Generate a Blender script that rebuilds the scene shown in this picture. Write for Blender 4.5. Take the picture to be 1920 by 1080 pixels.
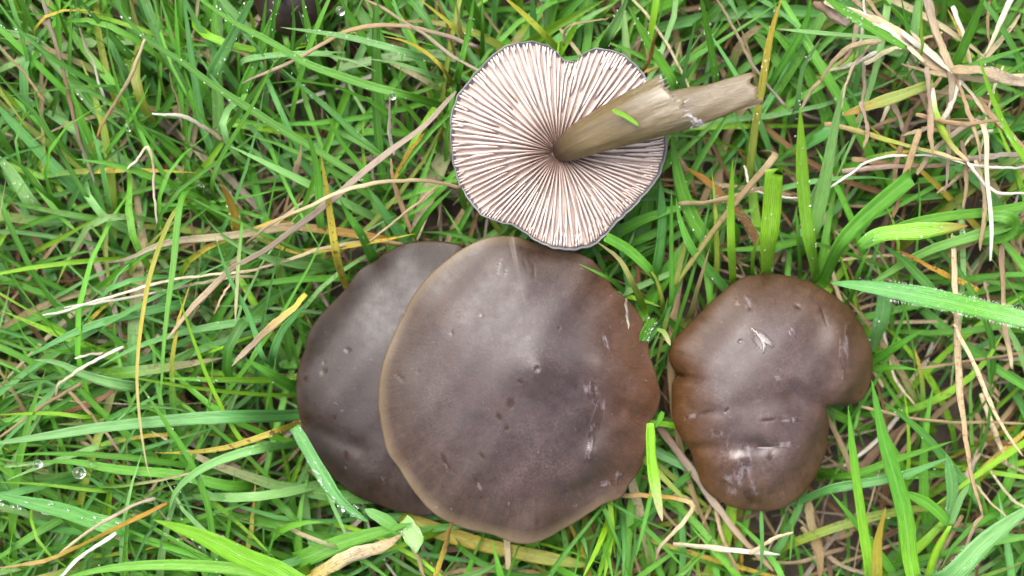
import bpy, math, random
import numpy as np
from mathutils import Vector

# ------------------------------------------------------------------ camera, sky, sun, exposure
S = bpy.context.scene
for o in list(bpy.data.objects): bpy.data.objects.remove(o)
MM = 0.001
HC, Z0, PPM = 0.297, 0.035, 8000.0          # camera height, reference height, photo pixels per metre there
cam = bpy.data.cameras.new('camera'); camo = bpy.data.objects.new('camera', cam)
S.collection.objects.link(camo); S.camera = camo
camo.location = (0, 0, HC); camo.rotation_euler = (0, 0, 0)
cam.sensor_width = 36; cam.lens = 36 * (HC - Z0) / (1920 / PPM)
cam.clip_start = 0.005; cam.clip_end = 300
cam.dof.use_dof = True; cam.dof.focus_distance = HC - 0.038; cam.dof.aperture_fstop = 7.5
W = bpy.data.worlds.new('World'); S.world = W; W.use_nodes = True
SUN_EL, SUN_AZ = math.radians(62), math.radians(-28)      # azimuth: from +y towards +x
nt = W.node_tree; bg = nt.nodes['Background']
sky = nt.nodes.new('ShaderNodeTexSky'); sky.sky_type = 'NISHITA'; sky.sun_disc = False
sky.sun_elevation = SUN_EL; sky.sun_rotation = SUN_AZ
sky.air_density = 1.0; sky.dust_density = 6.0; sky.ozone_density = 1.0
hs = nt.nodes.new('ShaderNodeHueSaturation'); hs.inputs['Saturation'].default_value = 0.35
nt.links.new(sky.outputs[0], hs.inputs['Color']); nt.links.new(hs.outputs[0], bg.inputs['Color'])
bg.inputs['Strength'].default_value = 0.15
sl = bpy.data.lights.new('sun', 'SUN'); so = bpy.data.objects.new('sun', sl); S.collection.objects.link(so)
sl.energy = 1.3; sl.angle = math.radians(55); sl.color = (1.0, 0.97, 0.92)
dv = Vector((math.sin(SUN_AZ) * math.cos(SUN_EL), math.cos(SUN_AZ) * math.cos(SUN_EL), math.sin(SUN_EL)))
so.rotation_euler = dv.to_track_quat('Z', 'Y').to_euler(); so.location = dv * 2
S.view_settings.view_transform = 'Standard'; S.view_settings.look = 'None'
S.view_settings.exposure = 1.93; S.view_settings.gamma = 1
S.render.resolution_x, S.render.resolution_y = 1024, 576

# ------------------------------------------------------------------ helpers
rng = np.random.default_rng(7); random.seed(7)
col = S.collection
def at(x, y, z):
    """photo pixel at height z (metres) -> world point"""
    k = (HC - z) / (HC - Z0) / PPM
    return np.array([(x - 960) * k, (540 - y) * k, z])
def topx(p):
    k = (HC - p[2]) / (HC - Z0) / PPM
    return 960 + p[0] / k, 540 - p[1] / k
def mesh(name, v, f, mat, parent=None, smooth=True, attrs=None, uv=None):
    me = bpy.data.meshes.new(name)
    me.from_pydata([tuple(map(float, p)) for p in v], [], f)
    if smooth: me.polygons.foreach_set('use_smooth', [True] * len(me.polygons))
    if attrs:
        for k, (ty, data) in attrs.items():
            a = me.attributes.new(k, ty, 'POINT')
            if ty == 'FLOAT_COLOR': a.data.foreach_set('color', np.asarray(data, dtype=np.float32).ravel())
            else: a.data.foreach_set('value', np.asarray(data, dtype=np.float32).ravel())
    if uv is not None:
        l = me.uv_layers.new(name='UVMap'); uv = np.asarray(uv, dtype=np.float32)
        idx = np.empty(len(me.loops), dtype=np.int32); me.loops.foreach_get('vertex_index', idx)
        l.data.foreach_set('uv', uv[idx].ravel())
    me.materials.append(mat); me.update()
    o = bpy.data.objects.new(name, me); col.objects.link(o)
    if parent: o.parent = parent
    return o
def bigmesh(name, V, F, mat, attrs, uv):
    """numpy path for the large masses"""
    me = bpy.data.meshes.new(name); nv, nf = len(V), len(F)
    me.vertices.add(nv); me.vertices.foreach_set('co', V.astype(np.float32).ravel())
    me.loops.add(nf * 4); me.loops.foreach_set('vertex_index', F.astype(np.int32).ravel())
    me.polygons.add(nf); me.polygons.foreach_set('loop_start', np.arange(0, nf * 4, 4, dtype=np.int32))
    me.update(calc_edges=True); me.polygons.foreach_set('use_smooth', np.ones(nf, dtype=bool))
    for k, d in attrs.items():
        a = me.attributes.new(k, 'FLOAT_COLOR', 'POINT'); a.data.foreach_set('color', d.astype(np.float32).ravel())
    l = me.uv_layers.new(name='UVMap'); l.data.foreach_set('uv', uv[F.ravel()].astype(np.float32).ravel())
    me.materials.append(mat); me.validate(); me.update()
    o = bpy.data.objects.new(name, me); col.objects.link(o); return o
def tag(o, label=None, cat=None, group=None, kind=None):
    if label: o['label'] = label
    if cat: o['category'] = cat
    if group: o['group'] = group
    if kind: o['kind'] = kind
    return o
def empty(name, loc):
    o = bpy.data.objects.new(name, None); o.empty_display_size = .005
    col.objects.link(o); o.location = tuple(map(float, loc)); return o
def adopt(child, parent):
    child.parent = parent; child.matrix_parent_inverse = parent.matrix_world.inverted()
def spline(P, n):
    """Catmull-Rom through P, n+1 evenly spaced samples"""
    P = np.array(P, dtype=float)
    if len(P) == 2: P = np.array([P[0], (P[0] + P[1]) / 2, P[1]])
    Q = np.vstack([2 * P[0] - P[1], P, 2 * P[-1] - P[-2]]); out = []
    for i in range(1, len(Q) - 2):
        for u in np.linspace(0, 1, 14, endpoint=False):
            a, b, c, d = Q[i - 1], Q[i], Q[i + 1], Q[i + 2]
            out.append(.5 * (2 * b + (c - a) * u + (2 * a - 5 * b + 4 * c - d) * u * u + (3 * b - a - 3 * c + d) * u ** 3))
    out.append(Q[-2]); out = np.array(out)
    L = np.concatenate([[0], np.cumsum(np.linalg.norm(np.diff(out, axis=0), axis=1))])
    t = np.linspace(0, L[-1], n + 1)
    return np.stack([np.interp(t, L, out[:, k]) for k in range(out.shape[1])], 1)

# ------------------------------------------------------------------ node helpers and materials
class NT:
    def __init__(s, name):
        s.m = bpy.data.materials.new(name); s.m.use_nodes = True; s.t = s.m.node_tree; s.n = s.t.nodes
        s.b = s.n['Principled BSDF']; s.out = s.n['Material Output']
    def add(s, ty, ins=None, **kw):
        n = s.n.new(ty)
        for k, v in kw.items(): setattr(n, k, v)
        for k, v in (ins or {}).items(): s.put(n.inputs[k], v)
        return n
    def put(s, sock, v):
        if isinstance(v, bpy.types.NodeSocket): s.t.links.new(v, sock)
        elif isinstance(v, bpy.types.Node): s.t.links.new(v.outputs[0], sock)
        else: sock.default_value = v
    def attr(s, name, out='Fac'): return s.add('ShaderNodeAttribute', attribute_name=name).outputs[out]
    def noise(s, vec, scale, detail=3, rough=.55): return s.add('ShaderNodeTexNoise', {'Vector': vec, 'Scale': scale, 'Detail': detail, 'Roughness': rough}).outputs['Fac']
    def math(s, op, a, b=0.0, clamp=False): return s.add('ShaderNodeMath', {0: a, 1: b}, operation=op, use_clamp=clamp).outputs[0]
    def ramp(s, v, a, b, lo=0.0, hi=1.0): return s.add('ShaderNodeMapRange', {'Value': v, 'From Min': a, 'From Max': b, 'To Min': lo, 'To Max': hi}).outputs[0]
    def mix(s, f, a, b, bt='MIX'):
        n = s.add('ShaderNodeMix', data_type='RGBA', blend_type=bt)
        s.put(n.inputs['Factor'], f); s.put(n.inputs[6], a); s.put(n.inputs[7], b); return n.outputs[2]
    def scale(s, vec, xyz): return s.add('ShaderNodeMapping', {'Vector': vec, 'Scale': xyz}).outputs[0]
    def coord(s, k='Object'): return s.add('ShaderNodeTexCoord').outputs[k]
    def bump(s, h, strength, dist): return s.add('ShaderNodeBump', {'Height': h, 'Strength': strength, 'Distance': dist}).outputs[0]
def c4(c): return (c[0], c[1], c[2], 1)

def mat_blade(name, trans, rough, dry=False):
    n = NT(name); uv = n.coord('UV'); ob = n.coord('Object')
    base = n.attr('bcol', 'Color'); al = n.attr('bcol', 'Alpha')          # alpha carries how speckled the blade is
    u = n.add('ShaderNodeSeparateXYZ', {0: uv}).outputs[0]
    vein = n.math('SINE', n.math('MULTIPLY', u, 58.0))
    vein2 = n.ramp(vein, -1, 1, .86, 1.10)
    mid = n.math('ABSOLUTE', n.math('SUBTRACT', u, .5))
    rib = n.ramp(mid, .03, .075, .22 if not dry else 0.0, 0)
    str_ = n.noise(n.scale(uv, (9, 1.6, 1)), 2.2, 3)
    blot = n.ramp(str_, .3, .7, .72, 1.24)
    c = n.mix(1.0, base, n.add('ShaderNodeCombineXYZ', {0: blot, 1: blot, 2: blot}), 'MULTIPLY')
    c = n.mix(1.0, c, n.add('ShaderNodeCombineXYZ', {0: vein2, 1: vein2, 2: vein2}), 'MULTIPLY')
    c = n.mix(rib, c, (.22, .36, .12, 1))
    if dry:
        fb = n.ramp(n.noise(n.scale(uv, (14, .55, 1)), 2.0, 5, .7), .32, .68, .50, 1.25)
        c = n.mix(1.0, c, n.add('ShaderNodeCombineXYZ', {0: fb, 1: fb, 2: fb}), 'MULTIPLY')
        c = n.mix(n.math('MULTIPLY', n.ramp(n.noise(ob, 260, 4, .7), .56, .70), .55), c, (.10, .060, .030, 1))
    sp = n.noise(ob, 900, 2, .6); sp = n.math('MULTIPLY', n.ramp(sp, .57, .64), al, True)
    c = n.mix(sp, c, (.055, .026, .008, 1))
    n.put(n.b.inputs['Base Color'], c)
    n.put(n.b.inputs['Roughness'], n.ramp(n.noise(ob, 300, 2), .3, .7, rough - .08, rough + .14))
    n.b.inputs['Specular IOR Level'].default_value = .25 if dry else .38
    nb = n.bump(n.math('ADD', n.math('MULTIPLY', vein, .5), n.math('MULTIPLY', n.noise(ob, 700, 2), 1.2)), .55, .00009)
    n.put(n.b.inputs['Normal'], nb)
    tr = n.add('ShaderNodeBsdfTranslucent', {'Color': n.mix(.35, c, (.25, .45, .04, 1)) if not dry else c})
    mx = n.add('ShaderNodeMixShader', {0: trans, 1: n.b.outputs[0], 2: tr.outputs[0]})
    n.put(n.out.inputs['Surface'], mx.outputs[0]); return n.m

def mat_cap(name, core, marg, warm, warm_dir, hazec, edge, mid=(0, 0)):
    """wet satin cap skin. UV = (angle, 0 apex .. 1 rim); attributes mark (bites) and wet (film of water)"""
    n = NT(name); uv = n.coord('UV'); ob = n.coord('Object')
    t = n.add('ShaderNodeSeparateXYZ', {0: uv}).outputs[1]
    big = n.noise(ob, 45, 4, .6); fine = n.noise(ob, 420, 4, .65)
    loc = n.add('ShaderNodeVectorMath', {0: ob, 1: (mid[0], mid[1], 0)}, operation='SUBTRACT').outputs[0]
    dirv = n.add('ShaderNodeVectorMath', {0: loc, 1: warm_dir}, operation='DOT_PRODUCT').outputs['Value']
    wf = n.math('ADD', n.ramp(dirv, .007, .024), n.math('MULTIPLY', n.math('SUBTRACT', big, .5), .8), True)
    c = n.mix(n.ramp(big, .35, .68), c4(core), c4(hazec))
    c = n.mix(n.math('MULTIPLY', n.ramp(t, .50, .97), .9), c, c4(marg))
    c = n.mix(n.math('MULTIPLY', wf, .9), c, c4(warm))
    rad = n.noise(n.scale(uv, (330, 3.0, 1)), 1.0, 4, .7)
    k = n.math('MULTIPLY', n.ramp(rad, .3, .7, -.24, .24), n.ramp(t, .1, 1.0, .30, 1)); k = n.math('ADD', k, 1.0)
    c = n.mix(1.0, c, n.add('ShaderNodeCombineXYZ', {0: k, 1: k, 2: k}), 'MULTIPLY')
    k2 = n.ramp(fine, .3, .75, .76, 1.26)
    c = n.mix(1.0, c, n.add('ShaderNodeCombineXYZ', {0: k2, 1: k2, 2: k2}), 'MULTIPLY')
    mot = n.ramp(n.noise(ob, 150, 5, .7), .3, .7, .90, 1.11)
    c = n.mix(1.0, c, n.add('ShaderNodeCombineXYZ', {0: mot, 1: mot, 2: mot}), 'MULTIPLY')
    mic = n.noise(ob, 1700, 3, .7); mm_ = n.ramp(mic, .3, .7, .76, 1.28)
    c = n.mix(1.0, c, n.add('ShaderNodeCombineXYZ', {0: mm_, 1: mm_, 2: mm_}), 'MULTIPLY')
    bloom = n.math('MULTIPLY', n.ramp(n.noise(ob, 75, 5, .72), .50, .68), n.ramp(mic, .40, .62), True)      # patchy pale bloom on the skin
    c = n.mix(n.math('MULTIPLY', n.math('MULTIPLY', bloom, n.ramp(t, .9, .6)), .17, True), c, (.105, .088, .092, 1))
    pale = n.math('GREATER_THAN', n.noise(ob, 800, 2), .735)
    c = n.mix(n.math('MULTIPLY', pale, .35), c, (.12, .10, .09, 1))
    c = n.mix(n.math('MULTIPLY', n.ramp(t, .93, 1.0, 0, .75), n.ramp(wf, .0, .55, 1.0, .1)), c, c4(edge))
    mk = n.attr('mark'); wet = n.attr('wet')
    c = n.mix(n.math('MULTIPLY', mk, .85, True), c, (.018, .0065, .0025, 1))
    sky_glint = n.math('MULTIPLY', wet, n.ramp(n.noise(n.scale(ob, (1, .4, 1)), 620, 4, .7), .47, .62), True)      # sky reflection on the wet patches, painted in as pale broken streaks
    c = n.mix(n.math('MULTIPLY', sky_glint, .45), c, (.16, .135, .145, 1))
    n.put(n.b.inputs['Base Color'], c)
    r = n.ramp(fine, .3, .7, .40, .56)
    r = n.add('ShaderNodeMix', {0: n.math('MAXIMUM', wet, n.math('MULTIPLY', mk, .8)), 2: r, 3: .16}).outputs[0]
    n.put(n.b.inputs['Roughness'], r)
    n.b.inputs['Specular IOR Level'].default_value = .32
    n.b.inputs['Subsurface Weight'].default_value = .12
    n.b.inputs['Subsurface Radius'].default_value = (.0016, .0008, .0004); n.b.inputs['Subsurface Scale'].default_value = 1
    wr = n.noise(n.scale(ob, (1, .45, 1)), 330, 3, .6)
    h = n.math('ADD', n.math('MULTIPLY', fine, .55), n.math('MULTIPLY', n.math('MULTIPLY', rad, n.ramp(t, .2, 1.0)), .65))
    h = n.math('ADD', n.math('ADD', h, n.math('MULTIPLY', mic, .30)), n.math('MULTIPLY', n.math('MULTIPLY', wr, wet), 1.8))
    n.put(n.b.inputs['Normal'], n.bump(h, .6, .00012)); return n.m

def mat_simple(name, c1, c2, scale, rough, bump=.4, dist=.0002, stretch=(1, 1, 1), sss=0, coord='Object', spec=.5):
    n = NT(name); co = n.scale(n.coord(coord), stretch); f = n.noise(co, scale, 4, .62)
    n.put(n.b.inputs['Base Color'], n.mix(n.ramp(f, .3, .7), c4(c1), c4(c2)))
    n.b.inputs['Roughness'].default_value = rough; n.b.inputs['Specular IOR Level'].default_value = spec
    n.put(n.b.inputs['Normal'], n.bump(f, bump, dist))
    if sss:
        n.b.inputs['Subsurface Weight'].default_value = sss
        n.b.inputs['Subsurface Radius'].default_value = (.0014, .0009, .0006); n.b.inputs['Subsurface Scale'].default_value = 1
    return n.m
def mat_stem():
    n = NT('stem_flesh'); uv = n.coord('UV'); ob = n.coord('Object')
    v = n.add('ShaderNodeSeparateXYZ', {0: uv}).outputs[1]
    fib = n.noise(n.scale(uv, (26, 2.0, 1)), 2.0, 5, .7); big = n.noise(ob, 130, 3)
    c = n.mix(n.ramp(fib, .32, .68), (.042, .027, .0075, 1), (.080, .054, .019, 1))
    c = n.mix(n.math('MULTIPLY', n.ramp(v, .34, .06), .92, True), c, (.022, .012, .009, 1))
    silk = n.math('MULTIPLY', n.ramp(v, .55, .95), n.ramp(n.noise(n.scale(uv, (40, 4, 1)), 2, 4, .7), .42, .66), True)
    c = n.mix(n.math('MULTIPLY', silk, .55), c, (.22, .195, .145, 1))
    c = n.mix(n.math('MULTIPLY', n.ramp(big, .55, .75), .35), c, (.10, .076, .034, 1))
    n.put(n.b.inputs['Base Color'], c); n.b.inputs['Roughness'].default_value = .32
    n.b.inputs['Subsurface Weight'].default_value = .4; n.b.inputs['Subsurface Radius'].default_value = (.002, .0014, .0006); n.b.inputs['Subsurface Scale'].default_value = 1
    n.put(n.b.inputs['Normal'], n.bump(fib, .6, .00028)); return n.m
def mat_water():
    n = NT('water'); n.b.inputs['Base Color'].default_value = (1, 1, 1, 1); n.b.inputs['Roughness'].default_value = 0.0
    n.b.inputs['IOR'].default_value = 1.33; n.b.inputs['Transmission Weight'].default_value = 1.0; return n.m
def mat_ground():
    n = NT('soil'); ob = n.coord('Object'); f = n.noise(ob, 120, 5, .65); g = n.noise(ob, 3.0, 3)
    soil = n.mix(n.ramp(f, .3, .7), (.012, .008, .005, 1), (.045, .030, .017, 1))
    d = n.add('ShaderNodeVectorMath', {0: ob}, operation='LENGTH').outputs['Value']
    far = n.mix(n.ramp(n.noise(ob, 40, 5, .7), .3, .7), (.020, .050, .010, 1), (.060, .120, .022, 1))
    far = n.mix(n.math('MULTIPLY', n.ramp(g, .45, .7), .5), far, (.11, .10, .035, 1))
    n.put(n.b.inputs['Base Color'], n.mix(n.ramp(d, .5, 1.0), soil, far)); n.b.inputs['Roughness'].default_value = .85
    n.put(n.b.inputs['Normal'], n.bump(f, .8, .002)); return n.m

M_GRASS = mat_blade('grass_leaf', .36, .42)
M_DRY = mat_blade('dry_straw', .10, .62, True)
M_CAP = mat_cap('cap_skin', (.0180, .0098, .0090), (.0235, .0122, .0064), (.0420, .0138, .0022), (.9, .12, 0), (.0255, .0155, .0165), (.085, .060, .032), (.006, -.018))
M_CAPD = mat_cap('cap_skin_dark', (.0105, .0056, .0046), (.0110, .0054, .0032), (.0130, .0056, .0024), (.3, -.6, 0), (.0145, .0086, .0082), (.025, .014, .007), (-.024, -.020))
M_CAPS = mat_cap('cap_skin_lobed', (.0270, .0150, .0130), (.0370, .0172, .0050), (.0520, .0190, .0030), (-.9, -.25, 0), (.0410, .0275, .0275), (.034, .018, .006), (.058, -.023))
M_SKIN = mat_simple('cap_rim_skin', (.050, .048, .052), (.085, .082, .085), 350, .4)
M_UNDER = mat_simple('cap_flesh', (.30, .215, .180), (.37, .28, .245), 300, .6, sss=.1)
def mat_gill():
    n = NT('gill'); ob = n.coord('Object'); f = n.noise(ob, 260, 4, .62); c0 = at(1048, 284, .037)
    d = n.add('ShaderNodeVectorMath', {0: ob, 1: (float(c0[0]), float(c0[1]), .037)}, operation='DISTANCE').outputs['Value']
    c = n.mix(n.ramp(f, .3, .7), (.300, .238, .210, 1), (.365, .302, .276, 1))
    c = n.mix(n.ramp(d, .012, .003), c, (.105, .062, .046, 1))          # browner round the stem: flesh tint plus the shade there, painted in
    c = n.mix(n.math('MULTIPLY', n.ramp(n.noise(ob, 900, 2), .66, .72), .5), c, (.12, .075, .055, 1))
    n.put(n.b.inputs['Base Color'], c); n.b.inputs['Roughness'].default_value = .5
    n.b.inputs['Subsurface Weight'].default_value = .3; n.b.inputs['Subsurface Radius'].default_value = (.0016, .001, .0007); n.b.inputs['Subsurface Scale'].default_value = 1
    n.put(n.b.inputs['Normal'], n.bump(f, .25, .0001)); return n.m
M_GILL = mat_gill()
M_STEM = mat_stem()
M_WATER = mat_water()
M_PALE = mat_simple('torn_flesh', (.24, .21, .215), (.40, .37, .36), 500, .55, .8, .0004, sss=.1)

# ------------------------------------------------------------------ ground
def build_ground():
    v, f = [(0, 0, 0)], []; NA = 96
    rad = list(np.linspace(.006, .5, 70)) + [.6, .8, 1.1, 1.6, 2.5, 4, 7, 12, 22, 40, 80]
    for r in rad:
        for a in range(NA):
            th = 2 * math.pi * a / NA; x, y = r * math.cos(th), r * math.sin(th)
            z = (.0016 * math.sin(x * 130 + 1) * math.cos(y * 117) + .0011 * math.sin(x * 290 + y * 233)) if r < 1 else 0
            v.append((x, y, z - .001))
    for a in range(NA): f.append((0, 1 + a, 1 + (a + 1) % NA))
    for j in range(len(rad) - 1):
        for a in range(NA):
            p = 1 + j * NA; b = (a + 1) % NA; f.append((p + a, p + NA + a, p + NA + b, p + b))
    return tag(mesh('ground', v, f, mat_ground()), 'dark damp soil showing between the grass blades', 'ground', kind='structure')
build_ground()

# ------------------------------------------------------------------ mushrooms
def polar(outline, apex, zr, za, n, smooth=2):
    """outline (pixels) -> centre in world and radius per angle, at rim height"""
    P = np.array([at(x, y, zr)[:2] for x, y in outline]); C = at(apex[0], apex[1], za)[:2]
    D = P - C; A = np.arctan2(D[:, 1], D[:, 0]); R = np.hypot(D[:, 0], D[:, 1])
    o = np.argsort(A); A, R = A[o], R[o]
    A = np.concatenate([A - 2 * np.pi, A, A + 2 * np.pi]); R = np.tile(R, 3)
    th = np.linspace(-np.pi, np.pi, n, endpoint=False); r = np.interp(th, A, R)
    for _ in range(smooth): r = (np.roll(r, 1) + 2 * r + np.roll(r, -1)) / 4
    return C, th, r
CAPS = []          # (centre, angles, radii, rim height) for keeping the grass out
def inside(x, y, z, low=.004, grow=1.03):
    hit = np.zeros(np.shape(x), bool)
    for C, th, r, zr in CAPS:
        a = np.arctan2(y - C[1], x - C[0]); rr = np.interp(a, np.append(th, np.pi), np.append(r, r[0]))
        hit |= (np.hypot(x - C[0], y - C[1]) < rr * grow + .0006) & (z > zr - low)
    return hit
def cap_top(outline, apex, zr, za, prof, mat, marks=(), wets=(), relief=None, NT_=360, NR=110, thick=.0035, wob=(.0006, 5, 0), smooth=4, soft=1.6):
    C, th, R = polar(outline, apex, zr, za, NT_, smooth); CAPS.append((C, th, R, zr))
    R = R * (1 + np.convolve(np.tile(np.random.default_rng(int(R[0] * 1e7)).normal(0, 1, NT_), 3), np.hanning(9) / 4, 'same')[NT_:2 * NT_] * .0028)
    t = np.linspace(0, 1, NR + 1)[1:] ** .85; T, TH = np.meshgrid(t, th, indexing='ij')
    Rs = R.copy()
    for _ in range(int(soft * NT_)): Rs = (np.roll(Rs, 1) + Rs + np.roll(Rs, -1)) / 3
    RR = Rs[None] + (R - Rs)[None] * T ** 4          # the lobes of the margin die out towards the middle
    X = C[0] + T * RR * np.cos(TH); Y = C[1] + T * RR * np.sin(TH)
    Z = zr + (za - zr) * prof(T) + T ** 3 * wob[0] * np.sin(wob[1] * TH + wob[2])
    if relief is not None: Z = Z + relief(X, Y, T, TH)
    k = (HC - Z) / (HC - Z0) / PPM; PX = 960 + X / k; PY = 540 - Y / k
    mk = np.zeros_like(X); wt = np.zeros_like(X)
    for (x, y, ln, wd, ang, dep) in marks:
        a = math.radians(ang); dx, dy = PX - x, PY - y
        q = ((dx * math.cos(a) + dy * math.sin(a)) / ln) ** 2 + ((-dx * math.sin(a) + dy * math.cos(a)) / wd) ** 2
        q = q * (1 + .35 * np.sin(dx * .7 + x) * np.cos(dy * .6 + y)); g = np.exp(-q ** 2); mk = np.maximum(mk, g); Z = Z - .35 * g * dep * MM
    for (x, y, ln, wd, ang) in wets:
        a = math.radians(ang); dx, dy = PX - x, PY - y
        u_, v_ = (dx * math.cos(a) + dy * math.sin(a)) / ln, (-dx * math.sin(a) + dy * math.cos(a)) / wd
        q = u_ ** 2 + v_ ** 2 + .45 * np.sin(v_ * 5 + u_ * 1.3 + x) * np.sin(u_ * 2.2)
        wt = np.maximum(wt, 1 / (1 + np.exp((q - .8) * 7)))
    v = [(C[0], C[1], zr + (za - zr) * float(prof(np.array(0.0))))] + list(np.stack([X, Y, Z], -1).reshape(-1, 3))
    uv = [(0, 0)] + list(np.stack([(TH + np.pi) / (2 * np.pi), T], -1).reshape(-1, 2))
    A1 = np.concatenate([[mk[0].mean()], mk.ravel()]); A2 = np.concatenate([[wt[0].mean()], wt.ravel()])
    f = [(0, 1 + a, 1 + (a + 1) % NT_) for a in range(NT_)]
    for j in range(NR - 1):
        p = 1 + j * NT_
        f += [(p + a, p + NT_ + a, p + NT_ + (a + 1) % NT_, p + (a + 1) % NT_) for a in range(NT_)]
    # rolled rim and underside
    n0 = len(v); zl = Z[-1]; ex = []
    for q, (s, dz) in enumerate([(1.006, -.0005), (1.004, -.0010), (.992, -.0014)]):
        ex.append((C[0] + s * R * np.cos(th), C[1] + s * R * np.sin(th), zl + dz, 1 - .004 * q))
    for s in (.9, .75, .5, .25, .06):
        zz = zl * s + (1 - s) * (zr + (za - zr) * .55) - .0014 - thick * (1 - s) ** .6 * s * 2
        ex.append((C[0] + s * R * np.cos(th), C[1] + s * R * np.sin(th), zz, s))
    for x, y, z, tt in ex:
        v += list(np.stack([x, y, z], -1)); uv += [((a + .5) / NT_, tt) for a in range(NT_)]
    e = np.zeros(NT_ * len(ex)); A1, A2 = np.concatenate([A1, e]), np.concatenate([A2, e])
    p = n0 - NT_
    for j in range(len(ex)):
        f += [(p + a, p + NT_ + a, p + NT_ + (a + 1) % NT_, p + (a + 1) % NT_) for a in range(NT_)]; p += NT_
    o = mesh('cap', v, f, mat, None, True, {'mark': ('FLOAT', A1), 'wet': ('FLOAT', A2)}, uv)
    return o, C
def tube_stem(C, z0, z1, r0, r1, lean=(0, 0)):
    v, f, uv = [], [], []; n, m = 20, 10
    for j in range(m + 1):
        s = j / m; z = z0 + (z1 - z0) * s; r = r0 + (r1 - r0) * s + .0004 * math.sin(s * 7)
        for a in range(n):
            th = 2 * math.pi * a / n
            v.append((C[0] + lean[0] * (1 - s) + r * math.cos(th), C[1] + lean[1] * (1 - s) + r * math.sin(th), z)); uv.append((a / n, s * .5 + .2))
    for j in range(m): f += [(j * n + a, j * n + (a + 1) % n, (j + 1) * n + (a + 1) % n, (j + 1) * n + a) for a in range(n)]
    f.append(tuple(range(n - 1, -1, -1))); f.append(tuple(m * n + a for a in range(n)))
    return mesh('stem', v, f, M_STEM, None, True, None, uv)
def mushroom(label, cap, C, zs, lean=(0, 0), r=.0036):
    e = empty('mushroom', (C[0] + lean[0], C[1] + lean[1], 0)); bpy.context.view_layer.update()
    tag(e, label, 'mushroom', 'brown capped mushrooms gathered on the grass'); adopt(cap, e)
    adopt(tube_stem(C, -.003, zs, r * 1.15, r, lean), e); return e

OUT_BIG = [(945,442),(991,452),(1037,468),(1082,474),(1111,489),(1151,543),(1197,586),(1212,621),(1215,667),(1232,713),(1238,741),(1229,776),(1212,799),(1206,856),(1203,879),(1180,908),(1169,931),(1128,945),(1094,971),(1048,1000),(1002,1017),(956,1014),(916,999),(864,987),(830,971),(796,945),(773,914),(750,879),(727,845),(718,810),(711,764),(711,724),(718,684),(738,632),(761,584),(784,543),(830,495),(864,470),(910,448)]
OUT_LEFT = [(864,460),(818,453),(767,456),(732,469),(704,489),(675,506),(649,541),(629,563),(595,598),(575,632),(572,655),(560,696),(557,747),(566,799),(583,845),(618,891),(669,931),(715,948),(761,960),(801,965),(850,955),(890,915),(915,850),(925,760),(920,650),(905,550),(890,490)]
OUT_LOBE = [(1413,516),(1461,515),(1509,526),(1552,547),(1591,576),(1615,610),(1629,649),(1635,682),(1632,721),(1620,750),(1596,763),(1567,759),(1548,757),(1546,768),(1557,790),(1552,827),(1543,865),(1528,894),(1495,935),(1461,954),(1422,959),(1379,952),(1340,933),(1316,909),(1309,880),(1297,846),(1273,812),(1263,788),(1261,750),(1263,716),(1276,703),(1263,692),(1255,668),(1259,644),(1283,620),(1312,588),(1345,557),(1379,528)]
OUT_FAR = [(470,-40),(478,10),(500,48),(535,64),(575,60),(604,35),(622,-10),(625,-60),(600,-105),(545,-125),(495,-100)]

def groove(X, Y, p, q, w, z):
    """distance based valley between two pixels"""
    a, b = at(*p, z)[:2], at(*q, z)[:2]; d = b - a; L2 = d @ d
    u = np.clip(((X - a[0]) * d[0] + (Y - a[1]) * d[1]) / L2, 0, 1)
    return np.exp(-((X - a[0] - u * d[0]) ** 2 + (Y - a[1] - u * d[1]) ** 2) / (w * MM) ** 2)
def und(X, Y, T): return T * (.0004 * np.sin(X * 260 + 1) * np.cos(Y * 215) + .00022 * np.sin(X * 520 - Y * 430))

def rel_left(X, Y, T, TH):
    return und(X, Y, T) - .0007 * groove(X, Y, (560, 795), (670, 838), 2.2, .026) + .0003 * groove(X, Y, (590, 850), (690, 890), 2.4, .026) - .0006 * groove(X, Y, (700, 480), (740, 600), 5, .026)
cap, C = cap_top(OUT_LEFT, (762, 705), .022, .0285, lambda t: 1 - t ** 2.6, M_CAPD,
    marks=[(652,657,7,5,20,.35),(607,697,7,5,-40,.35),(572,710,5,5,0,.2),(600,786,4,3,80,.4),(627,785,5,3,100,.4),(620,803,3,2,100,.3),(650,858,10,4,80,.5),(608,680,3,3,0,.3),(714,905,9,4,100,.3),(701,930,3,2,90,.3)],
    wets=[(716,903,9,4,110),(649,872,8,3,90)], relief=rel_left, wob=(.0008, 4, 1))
mushroom('dark brown flat mushroom cap half tucked under a larger cap', cap, C, .0262)

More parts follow.
